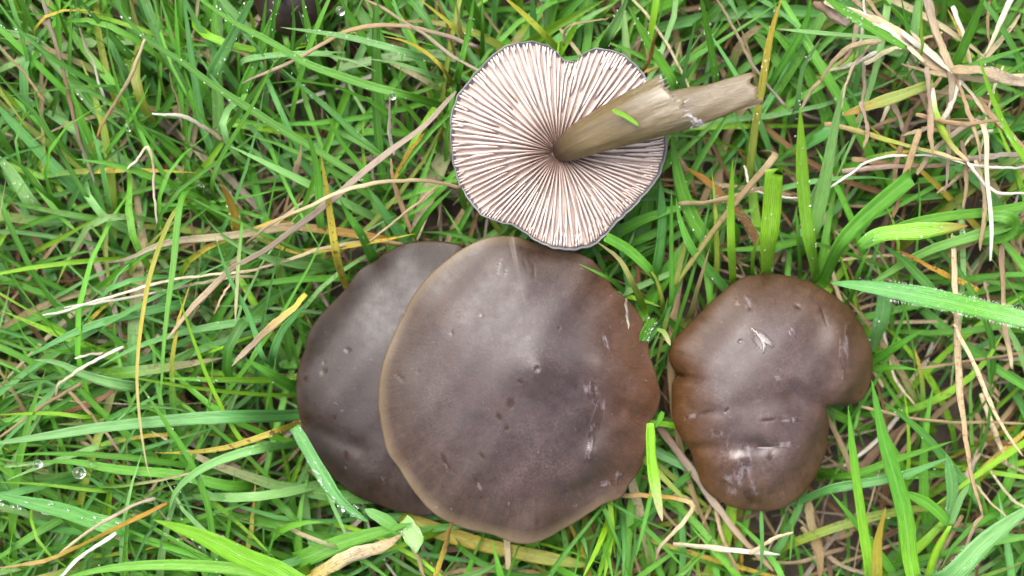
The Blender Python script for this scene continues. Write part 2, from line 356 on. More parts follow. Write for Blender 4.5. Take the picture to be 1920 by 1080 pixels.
def rel_big(X, Y, T, TH):
    r = und(X, Y, T) * 1.1
    r += .0011 * np.exp(-(T / .13) ** 2)
    r -= .0008 * groove(X, Y, (1090, 620), (1190, 570), 5.5, .037) + .0007 * groove(X, Y, (1100, 730), (1120, 800), 4.5, .037)
    r -= .0010 * groove(X, Y, (1060, 930), (1170, 900), 3.2, .034) + .0014 * groove(X, Y, (1170, 770), (1225, 795), 2.6, .034)
    r += .0012 * groove(X, Y, (1130, 680), (1225, 740), 4, .036) + .0010 * groove(X, Y, (1120, 850), (1195, 870), 3, .035)
    r -= .0003 * groove(X, Y, (990, 760), (930, 930), 6, .037)
    return r + T ** 6 * (.0003 * np.sin(TH * 19) + .0008 * np.sin(TH * 11 + .6)) * (np.cos(TH) > -.2)
cap, C = cap_top(OUT_BIG, (1008, 690), .0315, .0415, lambda t: 1 - .55 * t - .45 * t ** 2.8, M_CAP,
    marks=[(958,757,11,8,100,.3),(936,783,9,5,60,.35),(750,706,13,3,40,.5),(833,862,12,5,70,.6),(842,877,7,3,70,.3),(895,905,13,4,65,.6),(903,933,4,4,60,.3),(904,856,8,4,60,.4),(830,914,4,3,100,.35),(847,625,3,6,10,.3),(785,697,3,3,0,.3),(950,804,5,4,110,.4),(834,583,3,2,0,.2),(903,592,4,4,0,.3),(976,716,6,4,40,.4),(936,500,1.6,16,12,.4),(1000,505,1.6,16,-6,.5),(985,498,1.4,12,-14,.4),(948,512,1.4,10,10,.3),(1048,615,3,3,0,.3)],
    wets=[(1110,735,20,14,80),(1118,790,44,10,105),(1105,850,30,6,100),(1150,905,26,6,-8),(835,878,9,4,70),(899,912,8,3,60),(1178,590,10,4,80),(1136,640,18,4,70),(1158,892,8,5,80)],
    relief=rel_big, wob=(.0007, 3, 2))
mushroom('largest grey brown mushroom cap with a pale margin and a low central bump', cap, C, .0385)

def rel_lobe(X, Y, T, TH):
    r = und(X, Y, T) * 1.4
    r -= .0012 * groove(X, Y, (1550, 758), (1490, 742), 2.6, .03) + .0004 * groove(X, Y, (1490, 742), (1380, 760), 3.0, .03)
    r -= .0008 * groove(X, Y, (1268, 704), (1300, 712), 2.0, .03) + .0004 * groove(X, Y, (1300, 770), (1345, 772), 1.6, .03)
    r -= .0010 * groove(X, Y, (1300, 850), (1420, 838), 2.2, .03) + .0007 * groove(X, Y, (1405, 835), (1450, 838), 1.5, .03)
    r -= .0008 * groove(X, Y, (1400, 880), (1420, 950), 1.4, .028)
    r += .0012 * groove(X, Y, (1575, 610), (1590, 720), 4.0, .03) + .0010 * groove(X, Y, (1370, 880), (1390, 910), 5, .03)
    return r
cap, C = cap_top(OUT_LOBE, (1425, 728), .0225, .0318, lambda t: (1 - t ** 2.5) ** .9, M_CAPS,
    marks=[(1388,640,5,4,0,.5),(1495,575,7,4,30,.5),(1320,774,17,4,-12,.5),(1362,770,6,3,-50,.4),(1440,788,14,4,-4,.45),(1432,838,22,4,-4,.6),(1445,855,7,12,10,.35),(1422,640,9,18,-30,.35),(1543,590,2,24,-20,.4),(1405,575,8,5,80,.4),(1402,930,9,16,-30,.4),(1278,704,9,5,20,.5),(1360,815,5,2,20,.3)],
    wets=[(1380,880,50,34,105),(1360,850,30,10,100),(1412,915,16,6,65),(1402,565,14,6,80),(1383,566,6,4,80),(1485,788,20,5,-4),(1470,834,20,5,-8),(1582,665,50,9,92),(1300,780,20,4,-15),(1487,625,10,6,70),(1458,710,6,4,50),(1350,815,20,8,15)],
    relief=rel_lobe, wob=(.0006, 4, 0), smooth=5, soft=1.0)
LOBE = mushroom('smaller lobed brown mushroom cap with a deep notch, shiny wet patches', cap, C, .0305)
cap, C = cap_top(OUT_FAR, (548, -35), .020, .026, lambda t: 1 - t ** 2.4, M_CAPD, NT_=120, NR=36)
FARCAP = mushroom('dark mushroom cap mostly hidden under the green grass blades', cap, C, .0238)

# puddle on the lobed cap
def puddle(pts, z, h, parent, name='water_film'):
    P = np.array([at(x, y, z)[:2] for x, y in pts]); c = P.mean(0); n = len(P); v, f = [], []
    for s, hh in ((1.0, -.0002), (.985, .25), (.92, .7), (.6, 1.0)):
        for p in P: v.append((*(c + (p - c) * s), z + (h * hh if hh > 0 else hh)))
    v.append((*c, z + h))
    for j in range(3): f += [(j * n + a, j * n + (a + 1) % n, (j + 1) * n + (a + 1) % n, (j + 1) * n + a) for a in range(n)]
    f += [(3 * n + a, 3 * n + (a + 1) % n, 4 * n) for a in range(n)]
    cp = [c for c in parent.children if c.name.startswith('cap')][0]; inv = cp.matrix_world.inverted(); w = []
    for x, y, zz in v:
        ok, hit, _, _ = cp.ray_cast(inv @ Vector((float(x), float(y), .2)), Vector((0, 0, -1)))
        w.append((x, y, (cp.matrix_world @ hit).z + (zz - z)))
    o = mesh(name, w, f, M_WATER); adopt(o, parent); return o

# upturned mushroom: bowl shaped cap, every gill its own piece, torn stem
OUT_G = [(1000,79),(1030,86),(1044,97),(1058,113),(1081,117),(1094,100),(1111,92),(1145,95),(1175,108),(1200,132),(1215,152),(1232,185),(1244,222),(1249,257),(1247,295),(1234,334),(1209,364),(1183,393),(1158,415),(1141,436),(1115,459),(1077,468),(1043,466),(1009,453),(983,434),(962,421),(928,413),(902,402),(881,376),(860,342),(849,304),(845,253),(847,210),(860,176),(881,151),(906,123),(945,91),(970,83)]
def build_gilled():
    ZR = .0370; n = 300
    C, th, R = polar(OUT_G, (1048, 284), ZR, ZR, n, 2); CAPS.append((C, th, R, .030))
    R = R * (1 + .003 * np.sin(th * 53) + .003 * np.sin(th * 31 + 2))
    tilt = np.array([.010, -.012])
    def tz(x, y): return (x - C[0]) * .03 - (y - C[1]) * (-.05)      # the far side lies a little higher
    def ring(s, z):
        x = C[0] + s * R * np.cos(th); y = C[1] + s * R * np.sin(th); return np.stack([x, y, z + tz(x, y)], -1)
    wav = .0009 * np.sin(th * 3 + 1) + .0006 * np.sin(th * 7)
    # flesh (inner, under the gills) then rolled rim and outer skin
    rings = [ring(.03, ZR - .0030 + 0 * wav)] + [ring(s, ZR - .0021 + .0013 * math.sin(s * 3.1) + wav * s) for s in (.2, .4, .6, .8, .93)]
    rings += [ring(.966, ZR - .0016 + wav), ring(.988, ZR - .0007 + wav), ring(1.0, ZR - .0002 + wav)]
    k = len(rings)
    rings += [ring(1.008, ZR - .0009 + wav), ring(1.008, ZR - .0022 + wav), ring(.98, ZR - .0045 + wav), ring(.88, ZR - .0080), ring(.65, ZR - .0115), ring(.35, ZR - .0135), ring(.05, ZR - .0142)]
    v = np.concatenate(rings); f = []
    for j in range(len(rings) - 1): f += [(j * n + a, j * n + (a + 1) % n, (j + 1) * n + (a + 1) % n, (j + 1) * n + a) for a in range(n)]
    base = empty('mushroom', (C[0], C[1], ZR - .0145)); bpy.context.view_layer.update()
    tag(base, 'upturned mushroom showing pale pinkish gills and a torn olive stem', 'mushroom')
    cap = mesh('cap', v, f, M_UNDER); cap.data.materials.append(M_SKIN)
    cap['label'] = 'thin grey skinned cap rim around the gills'
    for p in cap.data.polygons:
        if p.index >= (k - 3) * n: p.material_index = 1
    adopt(cap, base)
    # gills
    rad = lambda a: np.interp((a + np.pi) % (2 * np.pi) - np.pi, np.append(th, np.pi), np.append(R, R[0]))
    NG = 54; ga = []
    for i in range(NG): 
        a0 = 2 * math.pi * (i + random.uniform(-.05, .05)) / NG
        ga.append((a0, .05 + random.uniform(0, .02), 1.0, 0))
        ga.append((a0 + math.pi / NG * random.uniform(.97, 1.03), random.uniform(.36, .60), .97, 1))
        for h in (.5, 1.5):
            if random.random() < .75: ga.append((a0 + math.pi / NG * (h + random.uniform(-.03, .03)), random.uniform(.76, .87), .92, 2))
    for (a0, s0, hs, lv) in ga:
        d = math.degrees(a0) % 360
        open_ = math.exp(-((d - 205) / 22) ** 2)                 # gills stand further apart on this side
        if open_ > .5 and lv == 2 and random.random() < .55: continue
        m = 16; ph = random.uniform(0, 6); amp = random.uniform(.4, 1.0); w0 = random.uniform(.85, 1.12); v, f = [], []
        drift = .05 * math.sin(a0 * 2 + 1) + random.uniform(-.003, .003)
        for j in range(m + 1):
            q = j / m; s = s0 + (.992 - .026 * max(0, math.cos(a0 + .9)) - s0) * q
            a = a0 + drift * (q - .5) + amp * .003 * math.sin(q * 8 + ph) * (1 - abs(2 * q - 1)) + .0010 * math.sin(q * 19 + ph) + .022 * math.sin(q * 5 + a0 * 3) * q * (1 - q)
            r = float(rad(a)) * s; x, y = C[0] + r * math.cos(a), C[1] + r * math.sin(a)
            wv = float(np.interp((a + np.pi) % (2 * np.pi) - np.pi, th, wav)) * s
            zt = ZR - .0002 + wv + .0016 * math.sin(min(1, s * 1.04) * math.pi) * hs - .0022 * max(0, .28 - s) / .28 - (1 - hs) * .0020 + .00016 * math.sin(q * 15 + ph)
            if q < .12 and lv: zt -= (.12 - q) / .12 * .0022
            if q > .93: zt -= (q - .93) / .07 * .0004
            zb = ZR - .0040 + wv
            act = np.interp(s, [.3, .36, .60, .78, .92], [1, 1.12, 2, 2, 3.2])
            w = min(.00100, 2 * math.pi * r / NG / act * .455) * (.97 + .03 * w0) * (1 - .33 * open_)
            if lv and q < .3: w *= .3 + .7 * q / .3
            px_, py_ = -math.sin(a), math.cos(a); g = tz(x, y); lean = .0003 * math.sin(a0 * 5 + ph * .2)
            for (sx, zz) in ((-1.08, zb), (-.95, zt - .0012), (-.52, zt - .00028), (0, zt), (.52, zt - .00028), (.95, zt - .0012), (1.08, zb)):
                up = (zz - zb) / .005 * lean
                v.append((x + px_ * (sx * w + up), y + py_ * (sx * w + up), zz + g))
        for j in range(m): f += [(j * 7 + b, j * 7 + b + 1, (j + 1) * 7 + b + 1, (j + 1) * 7 + b) for b in range(6)]
        f += [tuple(range(6, -1, -1)), tuple(m * 7 + b for b in range(7))]
        adopt(mesh('gill', v, f, M_GILL), base)
    # stem: flattened hollow tube leaning over the gills, broken open at its far end
    path = spline([(*at(1046, 287, .0345),), (*at(1078, 268, .0425),), (*at(1150, 236, .0475),), (*at(1225, 205, .0510),), (*at(1296, 180, .0525),)], 30)
    wid = np.interp(np.linspace(0, 1, 31), [0, .1, .3, .6, .85, 1], [17, 25, 34, 46, 54, 57]) / PPM * .95
    n = 40; m = 30; v, uv, f = [], [], []; rnd = np.random.default_rng(3); jag = rnd.normal(0, .012, n)
    side = np.array([.39, -.92, 0]); side /= np.linalg.norm(side)
    side = np.array([-.39, -.92, 0])          # towards the viewer's lower edge, world y is up
    ends = []
    for lay, (sc, rev) in enumerate(((1.0, 0), (.80, 1))):
        for j in range(m + 1):
            for a in range(n):
                ph = 2 * math.pi * a / n; ca, sa = math.cos(ph), math.sin(ph)
                # the lower edge (ca=+1) runs on further than the upper one
                full = .86 + .13 * (.5 + .5 * ca) ** 1.3 + jag[a] - (.05 if sa < 0 else 0)
                s = j / m * full; i = s * m; i0 = min(int(i), m - 1); u = i - i0
                p = path[i0] * (1 - u) + path[i0 + 1] * u; w = wid[i0] * (1 - u) + wid[i0 + 1] * u
                tg = path[i0 + 1] - path[i0]; tg /= np.linalg.norm(tg)
                sd = np.cross(tg, [0, 0, 1]); sd /= np.linalg.norm(sd); up = np.cross(sd, tg)
                bump = 1 + .025 * math.sin(ph * 6 + s * 3) + .018 * math.sin(ph * 11 - s * 5)
                q = p + sd * ca * w * sc * bump + up * sa * w * .62 * sc * bump
                v.append(q); uv.append((a / n, s))
    N1 = (m + 1) * n
    for j in range(m):
        for a in range(n):
            b = (a + 1) % n
            f.append((j * n + a, j * n + b, (j + 1) * n + b, (j + 1) * n + a))
            f.append((N1 + j * n + b, N1 + j * n + a, N1 + (j + 1) * n + a, N1 + (j + 1) * n + b))
    for a in range(n):
        b = (a + 1) % n; f.append((m * n + a, m * n + b, N1 + m * n + b, N1 + m * n + a))
    f.append(tuple(N1 + n - 1 - a for a in range(n)))
    stem = mesh('stem', v, f, M_STEM, None, True, None, uv); stem['label'] = 'translucent olive stem torn open at its end'
    stem.data.materials.append(M_PALE)
    for p in stem.data.polygons[2 * m * n:2 * m * n + n]: p.material_index = 1
    for p in stem.data.polygons[:2 * m * n]:
        if p.index % 2: p.material_index = 1
    adopt(stem, base)
    fv, ff = [], []; rf = random.Random(5)                      # frayed fibres round the break
    for a in range(n):
        for _ in range(2):
            p0 = np.array(v[m * n + a]) * .999 + np.array(v[m * n + (a + 1) % n]) * .001; dr = p0 - np.array(v[(m - 3) * n + a]); dr = dr / np.linalg.norm(dr) + np.array([rf.uniform(-.3, .3), rf.uniform(-.3, .3), rf.uniform(-.2, .3)])
            L_ = rf.uniform(.0004, .0017); sdv = np.array([rf.uniform(-1, 1), rf.uniform(-1, 1), 0]) * .00016; k_ = len(fv)
            fv += [p0 - dr * .0008 - sdv, p0 - dr * .0008 + sdv, p0 - dr * .0008 + np.array([0, 0, .00022]), p0 + dr * L_]; ff += [(k_, k_ + 1, k_ + 3), (k_ + 1, k_ + 2, k_ + 3), (k_ + 2, k_, k_ + 3)]
    fr = mesh('frayed_fibres', fv, ff, M_PALE, None, False); fr['kind'] = 'stuff'; adopt(fr, stem)
    # torn strip of the stem wall running on beyond the break
    ax = spline([(*at(1262, 208, .0462),), (*at(1330, 190, .0462),), (*at(1424, 162, .0470),)], 18); v, uv, f = [], [], []; n2 = 18
    jg = np.random.default_rng(12).normal(0, .022, n2 + 1); jg[-4:] += .03; jg[6:9] -= .03
    for lay in (0, 1):
        for j in range(19):
            for a in range(n2 + 1):
                s = min(1, max(0, j / 18 * (.965 + jg[a]))); i = s * 18; i0 = min(int(i), 17); u = i - i0
                p = ax[i0] * (1 - u) + ax[i0 + 1] * u; tg = ax[i0 + 1] - ax[i0]; tg /= np.linalg.norm(tg)
                sd = np.cross(tg, [0, 0, 1]); sd /= np.linalg.norm(sd); up = np.cross(sd, tg)
                w = (39 - 8 * s) / PPM * .94 * (1 + .04 * math.sin(s * 9 + a)); ph = math.pi * (a / n2) * .92 + .04 * math.pi
                q = p - sd * math.cos(ph) * w + up * (math.sin(ph) * w * .42 - .0016 - lay * .0008)
                v.append(q); uv.append((a / n2, .45 + .35 * s))
    k = 19 * (n2 + 1)
    for j in range(18):
        for a in range(n2):
            p = j * (n2 + 1) + a; f.append((p, p + 1, p + n2 + 2, p + n2 + 1)); f.append((k + p + 1, k + p, k + p + n2 + 1, k + p + n2 + 2))
        for a in (0, n2):
            p = j * (n2 + 1) + a; f.append((p, p + n2 + 1, k + p + n2 + 1, k + p))
    for j in (0, 18):
        for a in range(n2): p = j * (n2 + 1) + a; f.append((p, p + 1, k + p + 1, k + p))
    strip = mesh('torn_strip', v, f, M_STEM, None, True, None, uv); adopt(strip, stem)
    return base
GILLED = build_gilled()

# ------------------------------------------------------------------ grass: palette and blade maker
PAL = dict(g=(.066, .215, .014), d=(.038, .142, .009), b=(.066, .200, .045), l=(.140, .300, .010), p=(.140, .280, .085), y=(.34, .25, .025),
           o=(.25, .125, .016), s=(.34, .275, .165), t=(.21, .150, .075), r=(.12, .062, .022), w=(.46, .43, .36), k=(.20, .165, .125), m=(.105, .065, .040), e=(.16, .20, .022))
CN = dict(g='green', d='dark green', b='bluish green', l='lime green', p='pale green', y='yellow', o='orange', s='cream', t='tan', r='brown', w='whitish', k='pinkish grey', m='dark brown', e='olive yellow')
def grad(spec, n):
    ks = spec.split('>'); c = np.array([PAL[k] for k in ks]); x = np.linspace(0, 1, len(ks)) if len(ks) > 1 else [0]
    if len(ks) == 1: return np.tile(c[0], (n, 1))
    t = np.linspace(0, 1, n); return np.stack([np.interp(t, x, c[:, i]) for i in range(3)], 1)
LABELS = []; HERO = []        # sampled centre lines (for drops)
def blade_mesh(P, W, colr, spot, rollv, tube, fold, name, mat, curl=0.0):
    """closed cross-section swept along P; leaf = shallow V of 5+5 points, tube = round 8"""
    n = len(P); T = np.gradient(P, axis=0); T /= np.linalg.norm(T, axis=1)[:, None] + 1e-12
    sd = np.cross(T, [0, 0, 1.0]); L = np.linalg.norm(sd, axis=1)[:, None]; 
    bad = L[:, 0] < .15
    sd = sd / np.maximum(L, 1e-6)
    if bad.any():
        good = np.where(~bad)[0]
        if len(good):
            for i in np.where(bad)[0]: sd[i] = sd[good[np.argmin(abs(good - i))]]
        else: sd[:] = (1, 0, 0)
    up = np.cross(sd, T)
    r = np.asarray(rollv)[:, None] if np.ndim(rollv) else rollv
    s2 = sd * np.cos(r) + up * np.sin(r); u2 = -sd * np.sin(r) + up * np.cos(r)
    if tube: sec = [(math.cos(a), math.sin(a) * tube) for a in np.linspace(0, 2 * math.pi, 8, endpoint=False)]; sec = [(x, y + (.22 if k % 3 == 0 else 0)) for k, (x, y) in enumerate(sec)]; us = [(.5 + .5 * c) for c, _ in sec]
    else:
        xs = (-1, -.55, 0, .55, 1); sec = [(x, fold * abs(x) ** 1.2) for x in xs] + [(x, fold * abs(x) ** 1.2 - .10 * (1.05 - abs(x))) for x in xs[::-1]]
        us = [.5 + .5 * x for x, _ in sec]
    k = len(sec); V = np.zeros((n, k, 3)); UV = np.zeros((n, k, 2)); Cc = np.zeros((n, k, 4))
    ln = np.linspace(0, 1, n); rag = np.random.default_rng(k + n + int(W[-1] * 1e7)).normal(0, .22, k) * W[-1]
    for j, (x, y) in enumerate(sec):
        V[:, j] = P + s2 * (x * W[:, None] / 2) + u2 * (y * W[:, None] / 2); UV[:, j, 0] = us[j]; UV[:, j, 1] = ln * 6 + rollv_off(P)
        V[-1, j] += T[-1] * rag[j]
        Cc[:, j, :3] = colr; Cc[:, j, 3] = spot
    f = []
    for i in range(n - 1): f += [(i * k + a, i * k + (a + 1) % k, (i + 1) * k + (a + 1) % k, (i + 1) * k + a) for a in range(k)]
    f += [tuple(range(k - 1, -1, -1)), tuple((n - 1) * k + a for a in range(k))]
    return mesh(name, V.reshape(-1, 3), f, mat, None, True, {'bcol': ('FLOAT_COLOR', Cc.reshape(-1, 4))}, UV.reshape(-1, 2))
def rollv_off(P): return float(abs(P[0, 0] * 977 + P[0, 1] * 613) % 5)
GREENS = set('gdblpe')
def near_phrase(x, y):
    if x < 560 and y < 300: return 'in the deep turf beyond the hidden dark cap'
    if x < 560 and y < 640: return 'in the turf beside the long orange leaf'
    if x < 560: return 'in the turf below the dark flat cap'
    if x < 860 and y < 480: return 'between the long grey straw and the gills'
    if x < 1080 and y > 900: return 'at the foot of the overlapping caps'
    if x < 1260 and y < 480: return 'behind the upturned mushroom'
    if x < 1260 and y < 820: return 'in the gap between the two largest caps'
    if x < 1500 and y > 780: return 'in the dark litter below the lobed cap'
    if y < 340: return 'around the uprooted dry tuft'
    if x < 1580: return 'standing behind the lobed cap'
    if y < 640: return 'near the fuzzy pale blade'
    return 'beside the forked straw past the lobed cap'
def H(spec, w, pts, zb=20, zt=30, label=None, cut=False, root=True, spot=0., tube=None, arch=0, roll=None, fold=None, both=False, name=None, part=None):
    """one blade or straw. pts = photo pixels base -> tip (third value = height in mm); w = width in photo pixels"""
    if label and 'uprooted tuft' in label and 'root ' not in label: w *= 1.45
    N = max(14, min(34, len(pts) * 6)); dryk = spec.split('>')[-1] not in GREENS and spec[0] not in GREENS
    # heights along the pixel path
    d = np.concatenate([[0], np.cumsum([math.dist(pts[i][:2], pts[i + 1][:2]) for i in range(len(pts) - 1)])]); d /= d[-1]
    P = []
    for q, p in zip(d, pts):
        z = p[2] if len(p) > 2 else zb + (zt - zb) * q + arch * 4 * q * (1 - q)
        P.append(at(p[0], p[1], z * MM))
    if dryk and root is True: root = False
    vis = 0
    if root:
        d0 = P[0] - P[1]; d0[2] = 0; d0 /= np.linalg.norm(d0) + 1e-9
        z = P[0][2]; P = [P[0] + d0 * .0065 - np.array([0, 0, z + .001]), P[0] + d0 * .0042 - np.array([0, 0, z * .5])] + P; vis = 2
    if root:
        hit = [i for i in range(min(4, len(P))) if inside(P[i][0], P[i][1], .05, low=.05, grow=1.05)]
        if hit and len(P) > max(hit) + 1:
            for i in hit:
                if P[i][2] > .0165 and i >= 2: P[i] = at(*topx(P[i]), .0165)
            i = max(hit)
            if i < 2: P[2] = at(*topx(P[2]), min(P[2][2], .0175))
    P = spline(P, N); n = N + 1; t = np.linspace(0, 1, n); ww = w / PPM * (.85 if dryk else 1.0)
    jit = random.uniform(0, 6)
    prof = np.interp(t, [0, .12, .55, .82, .94, 1], [.62, .85, 1, .72, .36, .03])
    if cut: prof = np.interp(t, [0, .2, .9, 1], [.8, .95, 1, .97])
    if both: prof = np.interp(t, [0, .03, .15, .5, .85, .97, 1], [.25, .6, .9, 1, .85, .5, .2])
    if tube: prof = np.interp(t, [0, .06, .5, .9, 1], [.75, 1.0, 1, .72, .35])
    prof = prof * (1 + .05 * np.sin(t * 13 + jit) + (.06 * np.sin(t * 31 + jit * 2) if dryk else 0))
    if dryk:
        kk = np.cumsum(np.random.default_rng(int(jit * 1e4)).normal(0, 1, (n, 2)), 0); kk -= np.linspace(0, 1, n)[:, None] * kk[-1]
        P = P + np.stack([kk[:, 0], kk[:, 1], 0 * t], 1) * .00009
    c = grad(spec, n) * random.uniform(.88, 1.12); c[:, 0] *= random.uniform(.9, 1.1)
    if roll is None: roll = random.uniform(-.22, .22)
    rv = roll + (np.sin(t * 7 + jit) * .5 if dryk else np.sin(t * 4 + jit) * .22)
    if fold is None: fold = random.uniform(.18, .42) if not dryk else random.uniform(-.3, .4)
    nm = name or ('dry_straw' if dryk else 'grass_blade')  # each green mesh is one single grass blade
    o = blade_mesh(P, np.maximum(ww * prof, .00008), c, spot, rv, tube, fold, nm, M_DRY if dryk else M_GRASS)
    HERO.append((P, o, ww))
    mid = pts[len(pts) // 2]
    size = 'hair thin' if w < 7 else 'slender' if w < 11 else 'medium' if w < 19 else 'broad'
    ks = []; [ks.append(CN[k]) for k in spec.split('>') if CN[k] not in ks]
    auto = f"{size} {' to '.join(ks[:2])} {'straw' if dryk else 'grass blade'}{' with cut end' if cut else ''}"
    LABELS.append((o, label, auto, mid[:2], 'straw' if dryk else 'grass blade'))
    return o

# ------------------------------------------------------------------ blades and straws one can follow in the photograph
exec_heroes = True
# turf on the left, upper part
H('g>d', 15, [(690,342),(607,290),(540,250),(473,207),(400,160),(333,110),(283,80),(240,38),(200,-20)], 30, 42, 'very long green blade crossing the deep turf diagonally to end by the straw')
H('g', 16, [(850,207),(760,178),(707,165),(640,143),(573,118),(507,78),(440,43),(370,-5),(330,-30)], 36, 44, 'very long green blade arching from the gills past the hidden cap')
H('p>g', 25, [(412,268),(410,200),(406,100),(404,-20)], 16, 30)
H('g', 14, [(345,240),(338,133),(328,-10)], 16, 30)
H('b', 15, [(404,290),(380,230),(360,110),(345,0),(342,-20)], 20, 33)
H('p', 26, [(200,225),(143,157),(100,110),(60,74),(-30,50)], 20, 32, 'broad pale dewy blade carrying a round drop on its edge')
H('k>r>k', 10, [(78,-10),(90,40),(102,80),(115,130),(128,180),(146,250),(160,290),(178,345)], 34, 26, 'long purplish brown withered leaf leaning in the deep turf', tube=.35)
H('b>g', 14, [(210,450),(190,390),(172,330),(158,270),(140,200)], 18, 30)
H('s>t>o', 8, [(273,72),(240,155),(205,215),(172,280)], 42, 30, 'slanting tan straw with an orange foot in the deep turf', tube=.6)
H('w>t', 7, [(198,198),(190,165),(172,115),(149,52)], 26, 36, tube=.5)
H('t', 7, [(85,192),(40,130),(0,85),(-12,72)], 28, 34, tube=.5)
H('d', 10, [(165,372),(150,347),(100,267),(67,213),(33,180),(-15,125)], 26, 40)
H('d', 8, [(90,366),(50,320),(0,280),(-15,265)], 30, 40)
H('b', 24, [(150,362),(80,290),(0,205),(-20,190)], 16, 26)
H('d>g', 8, [(133,145),(133,60),(132,-10)], 24, 36)
H('g', 8, [(90,80),(70,60),(33,-8)], 24, 34)
H('d', 15, [(252,112),(190,45),(140,-12)], 24, 38)
H('g', 8, [(128,66),(100,-8)], 26, 36)
H('b', 11, [(252,222),(248,207),(230,143),(210,80)], 22, 36)
H('g', 10, [(352,346),(300,285),(270,245),(232,198)], 22, 38)
H('g', 9, [(198,292),(235,240),(265,190),(282,156)], 24, 40)
H('w>s>w', 7, [(232,322,28),(255,298,33),(275,271,37),(284,285,36),(290,320,33),(292,360,30),(297,430,26)], label='thin white straw bent sharply like a hairpin', tube=.5)
H('l>d', 7, [(348,345),(350,250),(351,155)], 18, 34)
H('t>w', 10, [(418,265),(380,240),(335,218),(285,213)], 26, 36, 'brown straw with a pale flared end', tube=.4)
H('t', 5, [(343,242),(335,190),(318,135)], 24, 32, tube=.7)
H('e>g', 7, [(315,195),(300,145),(290,90)], 20, 34)
H('d>g', 9, [(398,352),(412,302),(445,245),(475,195),(505,135),(525,97)], 32, 52, 'slender sharp pointed blade rising over the others by the hidden cap')
H('d', 5, [(215,162),(130,165),(50,176),(-10,182)], 30, 34)
H('l>y>o', 24, [(446,432),(440,400),(428,368),(411,344)], 26, 40, 'short broad yellowing leaf with an orange margin and pale point', spot=.1)
H('g>l', 14, [(180,60),(235,105),(262,200)], 12, 22)
H('g', 16, [(300,120),(250,60),(225,-10)], 14, 26)
H('b', 16, [(250,330),(270,380),(262,440)], 12, 22)
H('g', 14, [(60,330),(110,400),(150,440)], 16, 24)
H('p', 30, [(60,380),(20,320),(-20,280)], 18, 24)
# orange leaf and straws
H('l>e>o>o>t>s>s>k', 17, [(760,458),(720,450),(670,440),(600,430),(540,425),(460,438),(400,445),(340,450),(290,462),(240,485),(186,494)], 22, 37, 'long leaf fading from green through orange to a dry cream end', spot=.25)
H('m>t', 22, [(225,487),(245,530),(258,580)], 30, 20, 'wide withered brown leaf hanging under the dry cream end')
H('s>w', 7, [(485,505),(390,515),(300,530),(190,560),(130,580),(80,591)], 33, 37, 'upper of two pale parallel straws in the turf', tube=.5)
H('s>w', 7, [(478,519),(430,522),(340,540),(240,560),(120,577)], 31, 35, 'lower of two pale parallel straws in the turf', tube=.5)
H('k>k>s', 15, [(856,172),(800,232),(760,262),(690,315),(640,360),(590,400),(500,468),(440,500),(400,535),(360,575),(313,636)], 48, 34, 'long pinkish grey straw running from the gills across the turf', both=True)
H('t>s>t', 9, [(866,352),(800,340),(745,338),(690,345),(640,360),(580,385),(530,405),(500,425),(460,458)], 36, 36, 'tan arching straw touching the rim of the gills', tube=.5, arch=10)
H('t>s', 6, [(822,346),(780,385),(720,430),(690,456)], 34, 26, tube=.6)
H('t>s', 9, [(755,456),(700,452),(600,465),(560,480),(440,516)], 24, 33, tube=.5)
H('g>y>y>y', 17, [(650,536),(632,480),(622,420),(612,350),(601,290)], 32, 50, 'upright yellow leaf speckled with dark spots beside the dark cap', spot=.8)
H('g', 17, [(602,420),(597,333),(587,283),(570,229)], 28, 46)
H('k>t', 13, [(548,352),(555,320),(565,268)], 24, 34)
H('b', 17, [(640,380),(600,340),(560,300),(508,254)], 20, 30)
H('d>b', 14, [(726,304),(673,257),(623,210),(573,167),(528,128)], 22, 32)
H('g', 12, [(692,338),(673,307),(640,267),(611,212)], 24, 36)
H('b>p', 15, [(850,128),(773,102),(707,83),(640,67),(526,51)], 34, 44, 'pale tipped blade lying level by the hidden cap')
H('b>p', 11, [(850,158),(800,138),(740,118),(687,110)], 30, 42)
H('g>y>y', 11, [(856,172),(830,130),(800,100),(760,78),(719,68)], 32, 42, 'curved yellow leaf with brown flecks near the gill rim', spot=.5)
H('d>g', 11, [(724,240),(715,180),(710,100),(708,-12)], 22, 40)
H('k>t', 8, [(905,134),(850,108),(800,70),(740,30),(675,-8)], 36, 38, tube=.6)
H('k>t>k', 10, [(895,88),(830,62),(760,48),(690,48),(640,65),(560,110),(455,156)], 33, 33, 'greyish straw arched in a low bow behind the upturned mushroom', tube=.5, arch=5)
H('l>y', 10, [(905,110),(860,60),(820,25),(775,-10)], 28, 40, spot=.3)
H('r>o', 6, [(860,125),(840,50),(818,-10)], 26, 38, tube=.6)
H('l>y>t', 10, [(880,140),(865,60),(853,-8)], 28, 42, spot=.2)
H('g', 15, [(857,170),(862,130),(877,66),(888,0),(890,-15)], 30, 48)
H('g', 10, [(905,120),(905,50),(904,-12)], 28, 40)
H('b', 18, [(1000,95),(1000,30),(999,-15)], 18, 32)
H('l>l>y', 17, [(1052,104),(1020,65),(985,30),(940,-10)], 26, 34, 'lime blade with yellow patches behind the rim notch', spot=.3)
H('g>p', 22, [(1126,98),(1140,68),(1157,38),(1182,-14)], 30, 48, fold=.7)
H('t', 6, [(1057,85,31),(1062,55,34),(1080,42,36),(1110,38,34),(1142,33,30)], label='curled tan wisp hooked above the notch in the gills', tube=.4)
H('g', 22, [(1262,160),(1240,118),(1217,83),(1178,12)], 26, 38)
H('r>o', 9, [(1205,134),(1222,90),(1234,58)], 30, 44)
H('b', 9, [(1277,166),(1290,100),(1308,26)], 26, 44)
